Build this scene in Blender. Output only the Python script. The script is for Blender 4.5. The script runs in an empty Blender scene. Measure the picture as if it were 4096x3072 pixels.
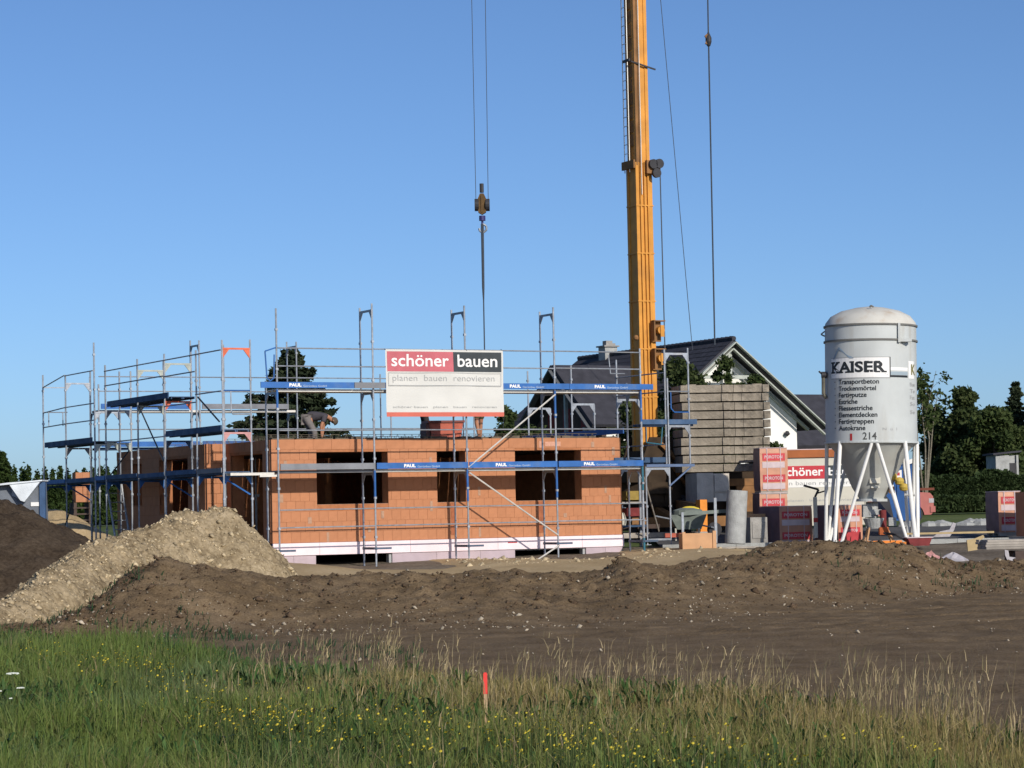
import bpy, bmesh, math, random
import numpy as np
from mathutils import Vector, Matrix, noise as mnoise

random.seed(7)
rng = np.random.default_rng(11)
SC = bpy.context.scene
COL = SC.collection

# ------------------------------------------------------------------ camera, sky, sun, exposure
FPX, PITCH, ROLL, EYE = 2500.0, math.atan(128 / 2500.0), math.radians(1.2), 1.6
cam_data = bpy.data.cameras.new("camera")
cam = bpy.data.objects.new("camera", cam_data)
COL.objects.link(cam)
cam_data.sensor_width = 36.0
cam_data.lens = FPX / 1024.0 * 36.0
cam_data.clip_start = 0.5
cam_data.clip_end = 6000.0
cam.matrix_world = (Matrix.Translation((0, 0, EYE)) @ Matrix.Rotation(math.pi / 2 + PITCH, 4, 'X')
                    @ Matrix.Rotation(-ROLL, 4, 'Z'))
SC.camera = cam

SUN_EL, SUN_AZ = math.radians(25.5), math.radians(30.0)     # azimuth measured from -Y towards +X
SUN_DIR = Vector((math.sin(SUN_AZ) * math.cos(SUN_EL), -math.cos(SUN_AZ) * math.cos(SUN_EL), math.sin(SUN_EL)))
world = bpy.data.worlds.new("World")
SC.world = world
world.use_nodes = True
wn = world.node_tree
for n in list(wn.nodes):
    wn.nodes.remove(n)
sky = wn.nodes.new('ShaderNodeTexSky')
sky.sky_type = 'NISHITA'
sky.sun_disc = False
sky.sun_elevation = SUN_EL
sky.sun_rotation = math.pi - SUN_AZ
sky.altitude = 400
sky.air_density = 0.7
sky.dust_density = 1.0
sky.ozone_density = 6.0
bg = wn.nodes.new('ShaderNodeBackground')
bg.inputs['Strength'].default_value = 0.108
wo = wn.nodes.new('ShaderNodeOutputWorld')
wn.links.new(sky.outputs[0], bg.inputs[0])
wn.links.new(bg.outputs[0], wo.inputs[0])

sun_data = bpy.data.lights.new("sun", 'SUN')
sun_data.energy = 3.8
sun_data.angle = math.radians(0.53)
sun_data.color = (1.0, 0.92, 0.81)
sun = bpy.data.objects.new("sun", sun_data)
COL.objects.link(sun)
sun.rotation_euler = SUN_DIR.to_track_quat('Z', 'Y').to_euler()
sun.location = (20, -40, 40)

SC.view_settings.view_transform = 'Standard'
SC.view_settings.look = 'None'
SC.view_settings.gamma = 1.0
SC.view_settings.use_curve_mapping = False
SC.view_settings.exposure = 0.1
SC.render.engine = 'CYCLES'
SC.cycles.max_bounces = 6
SC.cycles.diffuse_bounces = 3
SC.cycles.glossy_bounces = 3
SC.cycles.transparent_max_bounces = 8

# ------------------------------------------------------------------ coordinates of the place
HA = math.radians(27.8)            # the plot is turned by this angle
HX, HY = -5.72, 60.78              # near left scaffold standard
CA, SA = math.cos(HA), math.sin(HA)

def hw(u, v):
    return HX + u * CA - v * SA, HY + u * SA + v * CA

def inv(X, Y):
    x, y = X - HX, Y - HY
    return x * CA + y * SA, -x * SA + y * CA

def at(px, py, Y):
    """surveyed point: sight line through the photo position at distance Y"""
    x, y = px - 512, 384 - py
    c, s = math.cos(ROLL), math.sin(ROLL)
    xr, yr = x * c + y * s, -x * s + y * c
    c, s = math.cos(PITCH), math.sin(PITCH)
    d = (xr / FPX, c - yr / FPX * s, s + yr / FPX * c)
    k = Y / d[1]
    return d[0] * k, Y, d[2] * k + EYE

_gy = [0, 44, 50, 56, 62, 66, 69, 76, 90, 112, 200, 1000]
_gz = [0, 0, .02, .08, .34, .50, .54, .88, 1.22, 1.5, 1.6, 1.6]
def base(y):
    return np.interp(y, _gy, _gz)

# ------------------------------------------------------------------ mesh builder
class MB:
    def __init__(s):
        s.v, s.f, s.m = [], [], []
    def add(s, verts, faces, mi=0):
        o = len(s.v)
        s.v.extend([tuple(p) for p in verts])
        s.f.extend([tuple(i + o for i in f) for f in faces])
        s.m.extend([mi] * len(faces))
        return s
    def box(s, x0, x1, y0, y1, z0, z1, mi=0):
        if x0 > x1: x0, x1 = x1, x0
        if y0 > y1: y0, y1 = y1, y0
        if z0 > z1: z0, z1 = z1, z0
        v = [(x0, y0, z0), (x1, y0, z0), (x1, y1, z0), (x0, y1, z0), (x0, y0, z1), (x1, y0, z1), (x1, y1, z1), (x0, y1, z1)]
        f = [(0, 3, 2, 1), (4, 5, 6, 7), (0, 1, 5, 4), (1, 2, 6, 5), (2, 3, 7, 6), (3, 0, 4, 7)]
        return s.add(v, f, mi)
    def beam(s, p0, p1, w, h, up=(0, 0, 1), mi=0):
        p0, p1 = Vector(p0), Vector(p1)
        d = (p1 - p0).normalized()
        upv = Vector(up)
        if abs(d.dot(upv)) > .99: upv = Vector((1, 0, 0))
        a = d.cross(upv).normalized() * (w / 2)
        b = a.cross(d).normalized() * (h / 2)
        v = [p0 - a - b, p0 + a - b, p0 + a + b, p0 - a + b, p1 - a - b, p1 + a - b, p1 + a + b, p1 - a + b]
        f = [(0, 3, 2, 1), (4, 5, 6, 7), (0, 1, 5, 4), (1, 2, 6, 5), (2, 3, 7, 6), (3, 0, 4, 7)]
        return s.add(v, f, mi)
    def tube(s, p0, p1, r, n=7, r1=None, cap=True, mi=0):
        p0, p1 = Vector(p0), Vector(p1)
        r1 = r if r1 is None else r1
        d = (p1 - p0)
        if d.length < 1e-6: return s
        d.normalize()
        a = d.orthogonal().normalized(); b = d.cross(a)
        v = []
        for p, rr in ((p0, r), (p1, r1)):
            for i in range(n):
                t = 2 * math.pi * i / n
                v.append(p + (a * math.cos(t) + b * math.sin(t)) * rr)
        f = [(i, (i + 1) % n, n + (i + 1) % n, n + i) for i in range(n)]
        if cap: f += [tuple(range(n - 1, -1, -1)), tuple(range(n, 2 * n))]
        return s.add(v, f, mi)
    def path(s, pts, r, n=7):
        for a, b in zip(pts[:-1], pts[1:]):
            s.tube(a, b, r, n)
        return s
    def prism(s, poly, axis, c0, c1, mi=0):
        """poly in the two other axes (order x,y,z without axis), extruded c0..c1"""
        n = len(poly)
        def P(a, b, c):
            return {'x': (c, a, b), 'y': (a, c, b), 'z': (a, b, c)}[axis]
        v = [P(a, b, c0) for a, b in poly] + [P(a, b, c1) for a, b in poly]
        f = [tuple(range(n)), tuple(range(2 * n - 1, n - 1, -1))] + [(i, n + i, n + (i + 1) % n, (i + 1) % n) for i in range(n)]
        return s.add(v, f, mi)
    def lathe(s, prof, n=40, x=0, y=0, z=0, mi=0):
        v, f = [], []
        for r, h in prof:
            for i in range(n):
                t = 2 * math.pi * i / n
                v.append((x + r * math.cos(t), y + r * math.sin(t), z + h))
        for k in range(len(prof) - 1):
            for i in range(n):
                j = (i + 1) % n
                f.append((k * n + i, k * n + j, (k + 1) * n + j, (k + 1) * n + i))
        return s.add(v, f, mi)
    def quad(s, a, b, c, d, mi=0):
        return s.add([a, b, c, d], [(0, 1, 2, 3)], mi)
    def shift(s, dx, dy, dz):
        s.v = [(x + dx, y + dy, z + dz) for x, y, z in s.v]
        return s
    def xform(s, M):
        s.v = [tuple(M @ Vector(p)) for p in s.v]
        return s
    def mesh(s, name, mats, smooth=False):
        me = bpy.data.meshes.new(name)
        me.from_pydata(s.v, [], s.f)
        if not isinstance(mats, (list, tuple)): mats = [mats]
        for m in mats: me.materials.append(m)
        if len(mats) > 1:
            me.polygons.foreach_set('material_index', s.m)
        bm = bmesh.new(); bm.from_mesh(me)
        bmesh.ops.recalc_face_normals(bm, faces=bm.faces)
        bm.to_mesh(me); bm.free()
        if smooth:
            me.polygons.foreach_set('use_smooth', [True] * len(me.polygons))
            try: me.set_sharp_from_angle(angle=math.radians(40))
            except Exception: pass
        me.update()
        return me

def tag(o, label=None, cat=None, group=None, kind=None):
    if label: o['label'] = label
    if cat: o['category'] = cat
    if group: o['group'] = group
    if kind: o['kind'] = kind
    return o

def link(name, data, parent=None, loc=None):
    o = bpy.data.objects.new(name, data)
    COL.objects.link(o)
    if parent is not None: o.parent = parent
    if loc is not None: o.location = loc
    return o

def thing(name, label, cat, loc=(0, 0, 0), rz=0.0, group=None):
    o = link(name, None, None, loc)
    o.rotation_euler = (0, 0, rz)
    o.empty_display_size = .3
    return tag(o, label, cat, group)

def part(name, mb, mats, parent, smooth=False, label=None, kind=None, loc=None):
    o = link(name, mb.mesh(name, mats, smooth), parent, loc)
    return tag(o, label, None, None, kind)

def solo(name, mb, mats, label, cat, loc=(0, 0, 0), rz=0, group=None, smooth=False):
    o = link(name, mb.mesh(name, mats, smooth), None, loc)
    o.rotation_euler = (0, 0, rz)
    return tag(o, label, cat, group)

def copy_tree(o, parent=None):
    c = o.copy(); COL.objects.link(c)
    if parent is not None: c.parent = parent
    for ch in list(o.children): copy_tree(ch, c)
    return c

# ------------------------------------------------------------------ materials
MATS = {}
def mat(name, col, rough=.8, var=.12, scale=6.0, bump=0.0, bscale=40.0, metal=0.0, col2=None, spec=.3, rnd=0.0, stain=None, sscale=1.5, samt=.4, detail=5, streak=None):
    if name in MATS: return MATS[name]
    m = bpy.data.materials.new(name); m.use_nodes = True
    nt = m.node_tree; N, L = nt.nodes, nt.links
    p = N['Principled BSDF']
    p.inputs['Roughness'].default_value = rough
    p.inputs['Metallic'].default_value = metal
    p.inputs['Specular IOR Level'].default_value = spec
    tc = N.new('ShaderNodeTexCoord')
    nz = N.new('ShaderNodeTexNoise'); nz.inputs['Scale'].default_value = scale; nz.inputs['Detail'].default_value = detail
    L.new(tc.outputs['Object'], nz.inputs['Vector'])
    rmp = N.new('ShaderNodeValToRGB')
    a = tuple(max(0, c * (1 - var)) for c in col); b = col2 or tuple(min(1, c * (1 + var)) for c in col)
    rmp.color_ramp.elements[0].position = .32; rmp.color_ramp.elements[1].position = .68
    rmp.color_ramp.elements[0].color = (*a, 1); rmp.color_ramp.elements[1].color = (*b, 1)
    L.new(nz.outputs['Fac'], rmp.inputs['Fac'])
    out = rmp.outputs['Color']
    if stain:
        n2 = N.new('ShaderNodeTexNoise'); n2.inputs['Scale'].default_value = sscale; n2.inputs['Detail'].default_value = 6
        if streak:
            mp_ = N.new('ShaderNodeMapping'); mp_.inputs['Scale'].default_value = (1, 1, streak)
            L.new(tc.outputs['Object'], mp_.inputs['Vector']); L.new(mp_.outputs[0], n2.inputs['Vector'])
        else:
            L.new(tc.outputs['Object'], n2.inputs['Vector'])
        r2 = N.new('ShaderNodeValToRGB'); r2.color_ramp.elements[0].position = .52; r2.color_ramp.elements[1].position = .72
        L.new(n2.outputs['Fac'], r2.inputs['Fac'])
        mu = N.new('ShaderNodeMath'); mu.operation = 'MULTIPLY'; mu.inputs[1].default_value = samt
        L.new(r2.outputs['Color'], mu.inputs[0])
        mx = N.new('ShaderNodeMixRGB'); mx.inputs[2].default_value = (*stain, 1)
        L.new(mu.outputs[0], mx.inputs[0]); L.new(out, mx.inputs[1]); out = mx.outputs[0]
    if rnd:
        oi = N.new('ShaderNodeObjectInfo')
        mr = N.new('ShaderNodeMapRange'); mr.inputs[3].default_value = 1 - rnd; mr.inputs[4].default_value = 1 + rnd
        L.new(oi.outputs['Random'], mr.inputs[0])
        hs = N.new('ShaderNodeHueSaturation')
        L.new(mr.outputs[0], hs.inputs['Value']); L.new(out, hs.inputs['Color']); out = hs.outputs['Color']
    L.new(out, p.inputs['Base Color'])
    if bump:
        nb = N.new('ShaderNodeTexNoise'); nb.inputs['Scale'].default_value = bscale; nb.inputs['Detail'].default_value = 6
        L.new(tc.outputs['Object'], nb.inputs['Vector'])
        bp = N.new('ShaderNodeBump'); bp.inputs['Strength'].default_value = bump; bp.inputs['Distance'].default_value = .05
        L.new(nb.outputs['Fac'], bp.inputs['Height']); L.new(bp.outputs[0], p.inputs['Normal'])
    MATS[name] = m
    return m

def leaf_mat(name, c0, c1, c2, scale=1.2, transl=.25):
    """foliage: hue per clump from low frequency noise, per leaf from high frequency noise; thin leaves let some light through"""
    m = bpy.data.materials.new(name); m.use_nodes = True
    nt = m.node_tree; N, L = nt.nodes, nt.links
    p = N['Principled BSDF']; p.inputs['Roughness'].default_value = .75; p.inputs['Specular IOR Level'].default_value = .15
    tc = N.new('ShaderNodeTexCoord')
    n1 = N.new('ShaderNodeTexNoise'); n1.inputs['Scale'].default_value = scale; n1.inputs['Detail'].default_value = 3
    n2 = N.new('ShaderNodeTexNoise'); n2.inputs['Scale'].default_value = scale * 9; n2.inputs['Detail'].default_value = 2
    L.new(tc.outputs['Object'], n1.inputs['Vector']); L.new(tc.outputs['Object'], n2.inputs['Vector'])
    ad = N.new('ShaderNodeMath'); ad.operation = 'ADD'
    L.new(n1.outputs['Fac'], ad.inputs[0]); L.new(n2.outputs['Fac'], ad.inputs[1])
    hf = N.new('ShaderNodeMath'); hf.operation = 'MULTIPLY'; hf.inputs[1].default_value = .5
    L.new(ad.outputs[0], hf.inputs[0])
    r = N.new('ShaderNodeValToRGB')
    r.color_ramp.elements[0].position = .36; r.color_ramp.elements[0].color = (*c0, 1)
    r.color_ramp.elements[1].position = .64; r.color_ramp.elements[1].color = (*c2, 1)
    e = r.color_ramp.elements.new(.5); e.color = (*c1, 1)
    L.new(hf.outputs[0], r.inputs['Fac']); L.new(r.outputs['Color'], p.inputs['Base Color'])
    tr = N.new('ShaderNodeBsdfTranslucent'); L.new(r.outputs['Color'], tr.inputs['Color'])
    mx = N.new('ShaderNodeMixShader'); mx.inputs[0].default_value = transl
    L.new(p.outputs[0], mx.inputs[1]); L.new(tr.outputs[0], mx.inputs[2])
    L.new(mx.outputs[0], N['Material Output'].inputs['Surface'])
    MATS[name] = m
    return m

M_BRICK = mat('terracotta', (.455, .202, .102), .9, .07, 5, .15, 60, rnd=.045, stain=(.36, .22, .15), sscale=1.1, samt=.35)
M_BRICKCORE = mat('terracotta_core', (.38, .155, .07), .95, .15, 6)
M_MORTAR = mat('mortar', (.42, .38, .33), .95, .15, 10)
M_XPS = mat('insulation_foam', (.82, .69, .715), .8, .05, 3, .05, 60, rnd=.03, stain=(.62, .52, .52), samt=.3)
M_XPS2 = mat('insulation_foam_lilac', (.47, .385, .42), .85, .08, 3, .05, 60, rnd=.05, stain=(.33, .28, .27), samt=.4)  # lower board row, a darker lilac tone
M_CONC = mat('concrete', (.30, .29, .27), .9, .18, 4, .3, 30, stain=(.16, .15, .14), samt=.5)
M_CONCW = mat('weathered_concrete', (.27, .235, .185), .95, .25, 4, .6, 18, rnd=.16, stain=(.10, .09, .075), sscale=2.2, samt=.75)
M_CONCL = mat('pale_concrete', (.36, .37, .36), .9, .15, 5, .4, 30, stain=(.22, .22, .21), samt=.6, sscale=3)
M_GALV = mat('galvanised_steel', (.30, .33, .37), .5, .2, 9, metal=.35, rnd=.18, stain=(.38, .36, .33), sscale=3, samt=.5)
M_BLUE = mat('blue_paint', (.028, .12, .36), .55, .15, 4, stain=(.10, .16, .26), sscale=3, samt=.5, rnd=.12)
M_BLUED = mat('worn_blue_board', (.048, .095, .18), .8, .3, 3, stain=(.12, .11, .09), sscale=3, samt=.5, rnd=.2)
M_GREYB = mat('worn_grey_board', (.20, .21, .23), .8, .2, 3, stain=(.13, .13, .14), samt=.5)
M_PLANK = mat('weathered_timber', (.33, .30, .26), .9, .2, 4, .2, 30, rnd=.15)
M_ALU = mat('pale_aluminium', (.62, .60, .55), .5, .1, 4, metal=.3)
M_ORANGE = mat('orange_red_paint', (.62, .14, .07), .6, .15, 5)
M_PALEY = mat('pale_yellow_green_paint', (.40, .43, .38), .6, .15, 5)
M_PINK = mat('faded_pink_paint', (.50, .26, .25), .6, .15, 5)
M_WHITE = mat('white_paint', (.78, .78, .75), .6, .04, 3)
M_WHITEP = mat('white_print', (.80, .80, .78), .6, .02, 3)
M_RED = mat('red_print', (.50, .035, .05), .6, .06, 3)
M_REDB = mat('banner_red', (.50, .13, .155), .7, .08, 3)
M_DARKB = mat('banner_dark', (.045, .055, .062), .7, .1, 3)
M_BAN = mat('banner_white', (.60, .60, .57), .75, .05, 1.5)
M_GREYPR = mat('grey_print', (.36, .37, .37), .7, .05, 3)
M_BLACKPR = mat('black_print', (.02, .025, .03), .6, .05, 3)
M_DARK = mat('dark_steel', (.035, .035, .04), .6, .2, 5)
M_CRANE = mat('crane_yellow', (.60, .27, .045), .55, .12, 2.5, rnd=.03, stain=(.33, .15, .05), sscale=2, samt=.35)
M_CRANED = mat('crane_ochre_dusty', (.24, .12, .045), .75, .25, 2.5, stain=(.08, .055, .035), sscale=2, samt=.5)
M_SILO = mat('silo_grey', (.49, .52, .515), .6, .05, 2, stain=(.33, .30, .24), sscale=3.2, samt=.45, streak=.12)
M_SILOR = mat('silo_dome', (.54, .53, .48), .7, .08, 2, stain=(.36, .24, .14), sscale=2.4, samt=.6)
M_SILOD = mat('silo_seam', (.16, .16, .15), .8, .1, 4)
M_ROOF = mat('slate_tiles', (.045, .045, .055), .8, .2, 3, .3, 30)
M_HWHITE = mat('white_render', (.80, .80, .77), .9, .03, 2, .05, 40)
M_TRIM = mat('greygreen_timber', (.40, .43, .39), .7, .1, 5)
M_REDSH = mat('dark_red_timber', (.22, .03, .03), .7, .15, 5)
M_WOODH = mat('brown_boarding', (.085, .06, .05), .9, .2, 4)
M_GLASS = mat('window_glass', (.02, .025, .03), .1, .1, 2, spec=.6)
M_BARK = mat('bark', (.09, .07, .05), .95, .25, 12, .4, 40)
M_BARKP = mat('pale_bark', (.19, .17, .13), .95, .25, 12, .4, 40)
M_ROPE = mat('wire_rope', (.05, .06, .075), .6, .1, 8)
M_SKIN = mat('skin', (.40, .19, .11), .7, .08, 10)
M_SHIRT = mat('charcoal_shirt', (.065, .06, .07), .9, .15, 8)
M_PANTS = mat('grey_trousers', (.17, .155, .15), .9, .15, 8)
M_DPANTS = mat('dark_trousers', (.03, .026, .026), .9, .15, 8)
M_HAIR = mat('grey_brown_hair', (.10, .08, .06), .9, .2, 30)
M_FOIL = mat('wrapped_brick_shaded', (.20, .125, .135), .55, .2, 3, spec=.4, rnd=.1)  # left pallet face: its shade is put into the colour
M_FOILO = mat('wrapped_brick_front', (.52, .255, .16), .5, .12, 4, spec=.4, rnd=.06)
M_FOILM = mat('milky_foil', (.52, .42, .44), .4, .1, 4, spec=.5)
M_LABELR = mat('label_red', (.50, .05, .06), .55, .12, 6, rnd=.08)
M_LABELW = mat('label_pale', (.55, .45, .46), .55, .08, 6)
M_CONTW = mat('container_cream', (.55, .53, .45), .6, .05, 2)
M_CONTO = mat('container_orange_brown', (.34, .10, .025), .6, .12, 3)
M_SKIP = mat('skip_blue', (.015, .085, .27), .5, .15, 2, stain=(.02, .05, .12), samt=.4)
M_YELLOW = mat('yellow_plastic', (.78, .60, .06), .5, .06, 4)
M_DYEL = mat('dull_yellow_knob', (.50, .36, .07), .6, .15, 6)
M_CARD = mat('tan_board', (.52, .30, .16), .85, .10, 4)
M_GREENG = mat('greygreen_plastic', (.17, .20, .18), .8, .2, 5)
M_PINKPL = mat('pink_plastic_sheet', (.50, .26, .24), .5, .12, 6)
M_CLEARPL = mat('milky_plastic_bag', (.40, .38, .40), .4, .15, 8)
M_YSHEET = mat('yellow_insulation_sheet', (.42, .32, .17), .8, .1, 6)
M_CARR = mat('faded_red_carpaint', (.42, .14, .12), .4, .08, 4)
M_TARP = mat('silver_tarpaulin', (.70, .75, .78), .45, .15, 3, .2, 8)
M_TRAIL = mat('grey_blue_panel', (.16, .18, .21), .7, .15, 3)
M_TUB = mat('orange_red_tub', (.42, .10, .06), .6, .12, 5)
M_STAKE = mat('fluorescent_red_paint', (.75, .06, .05), .6, .05, 10)
M_STAKEW = mat('pale_wood', (.45, .30, .18), .85, .1, 10)
M_BARR = mat('orange_barrier', (.70, .22, .03), .55, .1, 4)
M_REDPL = mat('red_plastic', (.42, .03, .03), .5, .1, 4)
M_LEAFD = leaf_mat('leaf_dark', (.032, .050, .018), (.058, .082, .028), (.10, .122, .046), .9, .35)
M_LEAFM = leaf_mat('leaf_mid', (.034, .056, .019), (.060, .088, .028), (.108, .135, .048), .8, .35)
M_SPRUCE = leaf_mat('spruce_needles', (.014, .024, .013), (.027, .040, .020), (.056, .068, .032), 1.5, .1)
M_THUJA = leaf_mat('thuja_scales', (.018, .034, .010), (.030, .052, .013), (.056, .084, .020), 1.0, .15)
M_HEDGE = leaf_mat('hedge_leaves', (.026, .044, .016), (.040, .064, .023), (.066, .092, .034), .5, .2)

# ------------------------------------------------------------------ lettering
_txt = {}
def text_shape(s, bold=0.0):
    key = (s, bold)
    if key in _txt: return _txt[key]
    cu = bpy.data.curves.new('lettering', 'FONT')
    cu.body = s; cu.size = 1.0; cu.offset = bold; cu.resolution_u = 3; cu.fill_mode = 'FRONT'
    o = bpy.data.objects.new('lettering_source', cu); COL.objects.link(o)
    bpy.context.view_layer.update()
    dg = bpy.context.evaluated_depsgraph_get()
    me = o.evaluated_get(dg).to_mesh()
    v = [tuple(p.co) for p in me.vertices]; f = [tuple(p.vertices) for p in me.polygons]
    o.evaluated_get(dg).to_mesh_clear()
    bpy.data.objects.remove(o); bpy.data.curves.remove(cu)
    _txt[key] = (v, f)
    return v, f

def text_mb(s, fn, width=None, height=None, bold=0.0, base_line=False):
    """lettering scaled to width (and cap height of its own box), placed through fn(x, y)"""
    v, f = text_shape(s, bold)
    xs = [p[0] for p in v]; ys = [p[1] for p in v]
    x0, x1, y0, y1 = min(xs), max(xs), min(ys), max(ys)
    if base_line: y0 = 0.0
    sx = width / (x1 - x0) if width else None
    sy = height / (y1 - y0) if height else None
    if sx is None: sx = sy
    if sy is None: sy = sx
    mb = MB()
    mb.add([fn((p[0] - x0) * sx, (p[1] - y0) * sy) for p in v], f)
    return mb

def flat(x0, y, z0):
    return lambda a, b: (x0 + a, y, z0 + b)

# ------------------------------------------------------------------ numpy noise
def vnoise(x, y, seed=0):
    xi, yi = np.floor(x).astype(np.int64), np.floor(y).astype(np.int64)
    xf, yf = x - xi, y - yi
    def h(a, b):
        n = (a * 374761393 + b * 668265263 + seed * 974711) & 0x7fffffff
        n = ((n ^ (n >> 13)) * 1274126177) & 0x7fffffff
        return ((n ^ (n >> 16)) & 0xffff) / 65535.0
    sx, sy = xf * xf * (3 - 2 * xf), yf * yf * (3 - 2 * yf)
    a = h(xi, yi) * (1 - sx) + h(xi + 1, yi) * sx
    b = h(xi, yi + 1) * (1 - sx) + h(xi + 1, yi + 1) * sx
    return (a * (1 - sy) + b * sy) * 2 - 1

def fbm(x, y, sc, octs=4, seed=0, gain=.5):
    t, a = 0, 1.0
    for k in range(octs):
        t = t + a * vnoise(x * sc, y * sc, seed + k * 17)
        a *= gain; sc *= 2.03
    return t

def grid_mesh(name, xs, ys, Z, material, keep=None):
    ny, nx = Z.shape
    X, Y = np.meshgrid(xs, ys) if np.ndim(xs) == 1 else (xs, ys)
    co = np.stack([X, Y, Z], -1).reshape(-1, 3).astype(np.float32)
    i = np.arange(ny * nx).reshape(ny, nx)
    q = np.stack([i[:-1, :-1], i[:-1, 1:], i[1:, 1:], i[1:, :-1]], -1).reshape(-1, 4)
    if keep is not None:
        k = keep.reshape(-1)
        q = q[k[q].any(1)]
        used = np.unique(q); remap = -np.ones(len(co), np.int64); remap[used] = np.arange(len(used))
        co = co[used]; q = remap[q]
    return np_mesh(name, co, q, material, True)

def np_mesh(name, co, q, material, smooth=False):
    me = bpy.data.meshes.new(name)
    n = len(q); k = q.shape[1]
    me.vertices.add(len(co)); me.vertices.foreach_set('co', np.ascontiguousarray(co, np.float32).ravel())
    me.loops.add(n * k); me.loops.foreach_set('vertex_index', np.ascontiguousarray(q, np.int32).ravel())
    me.polygons.add(n)
    me.polygons.foreach_set('loop_start', np.arange(0, n * k, k, dtype=np.int32))
    if smooth: me.polygons.foreach_set('use_smooth', np.ones(n, bool))
    me.materials.append(material)
    me.update(calc_edges=True)
    return me
# ================================================================== TERRAIN
def ground_mat(name, c0, c1, c2, sc=1.0, fine=22.0, bump=.5, rough=.95, dist=.04):
    m = bpy.data.materials.new(name); m.use_nodes = True
    nt = m.node_tree; N, L = nt.nodes, nt.links
    p = N['Principled BSDF']; p.inputs['Roughness'].default_value = rough; p.inputs['Specular IOR Level'].default_value = .1
    tc = N.new('ShaderNodeTexCoord')
    def nz(s, d):
        n = N.new('ShaderNodeTexNoise'); n.inputs['Scale'].default_value = s; n.inputs['Detail'].default_value = d
        L.new(tc.outputs['Object'], n.inputs['Vector']); return n.outputs['Fac']
    a, b = nz(sc, 5), nz(fine, 6)
    ad = N.new('ShaderNodeMath'); ad.operation = 'ADD'; L.new(a, ad.inputs[0]); L.new(b, ad.inputs[1])
    hf = N.new('ShaderNodeMath'); hf.operation = 'MULTIPLY'; hf.inputs[1].default_value = .5; L.new(ad.outputs[0], hf.inputs[0])
    r = N.new('ShaderNodeValToRGB')
    r.color_ramp.elements[0].position = .36; r.color_ramp.elements[0].color = (*c0, 1)
    r.color_ramp.elements[1].position = .66; r.color_ramp.elements[1].color = (*c2, 1)
    e = r.color_ramp.elements.new(.5); e.color = (*c1, 1)
    L.new(hf.outputs[0], r.inputs['Fac']); L.new(r.outputs['Color'], p.inputs['Base Color'])
    bp = N.new('ShaderNodeBump'); bp.inputs['Strength'].default_value = bump; bp.inputs['Distance'].default_value = dist
    L.new(nz(fine * 1.7, 8), bp.inputs['Height']); L.new(bp.outputs[0], p.inputs['Normal'])
    MATS[name] = m
    return m

G_SOIL = ground_mat('bare_earth', (.108, .074, .041), (.166, .117, .067), (.235, .170, .102), 1.3, 26, .65, .95, .04)
G_SOILD = ground_mat('heaped_topsoil', (.080, .053, .033), (.124, .085, .054), (.178, .126, .083), 1.5, 26, .9)
G_SAND = ground_mat('pale_sand', (.33, .245, .135), (.40, .30, .17), (.46, .36, .22), .7, 14, .3)
G_GRAV = ground_mat('crushed_gravel', (.155, .115, .066), (.29, .226, .138), (.44, .35, .225), 2.2, 13, 1.0)
G_SITE = ground_mat('trampled_site_ground', (.10, .08, .06), (.17, .14, .105), (.25, .21, .16), .8, 9, .6)
G_FIELD = ground_mat('field_grass', (.065, .095, .03), (.095, .125, .04), (.14, .16, .06), .25, 5, .4)
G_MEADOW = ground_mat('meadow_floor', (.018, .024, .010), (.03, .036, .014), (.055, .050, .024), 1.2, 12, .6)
G_ASPH = ground_mat('asphalt', (.075, .075, .078), (.10, .10, .102), (.14, .138, .135), .6, 20, .3, .9)
M_STONE = mat('pale_stone', (.36, .31, .235), .95, .5, 3, .3, 30)
M_PEBB = mat('gravel_stone', (.44, .355, .225), .95, .55, 4, .2, 30)

def soft(t):
    t = np.clip(t, 0, 1); return t * t * (3 - 2 * t)

# -- ground sheet to the horizon
ys = np.concatenate([np.linspace(-30, 120, 76), np.array([140, 170, 200, 300, 500, 900, 1600, 3000])])
xs = np.concatenate([[-2500, -900, -400, -200], np.linspace(-120, 120, 49), [200, 400, 900, 2500]])
XX, YY = np.meshgrid(xs, ys)
o = link('ground', grid_mesh('ground', xs, ys, base(YY) - .16 + 0 * XX, G_FIELD)); tag(o, kind='structure')

# -- bare earth with the long bank
CR = [(-260, 650, 36), (-100, 640, 36), (40, 625, 36), (75, 609, 36.5), (120, 580, 37.5), (160, 559.5, 38), (190, 565, 38), (231, 573.5, 38),
      (289, 578, 39), (370, 575, 40), (440, 573, 40.5), (509, 571.5, 41), (579, 573.5, 42), (605, 568, 42), (625, 562.0, 42), (657, 566, 43),
      (700, 561, 44), (741, 555.5, 45), (778, 545, 46), (828, 541.2, 46), (858, 539.0, 46), (909, 546, 46), (936, 558, 46.5), (970, 563, 47),
      (1024, 561, 48), (1200, 562, 48)]
crx = np.array([at(*c)[0] for c in CR]); crz = np.array([max(at(*c)[2], .05) for c in CR]); cry = np.array([c[2] for c in CR], float)
bfx = np.array([at(p, 560, y)[0] for p, y in ((-260, 33), (160, 34.0), (509, 34.4), (700, 36), (830, 39), (970, 43.5), (1200, 44))])
bfy = np.array([33, 34.0, 34.4, 36, 39, 43.5, 44.0])
xs = np.linspace(-17, 19, 520); ys = np.concatenate([np.arange(11, 32, .22), np.arange(32, 55, .075)])
XX, YY = np.meshgrid(xs, ys)
wob = .35 * fbm(XX, YY, .5, 3, 5)
zc = np.interp(XX, crx, crz); yc = np.interp(XX, crx, cry); yf = np.interp(XX, bfx, bfy) + wob
t = (YY - yf) / (yc - yf)
up = soft(t) ** 1.15
dn = 1 - soft((YY - yc - .3) / 3.6)
H = np.where(YY < yc + .3, up, dn)
Zb = base(YY)
Zs = Zb + (zc - Zb) * H
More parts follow.
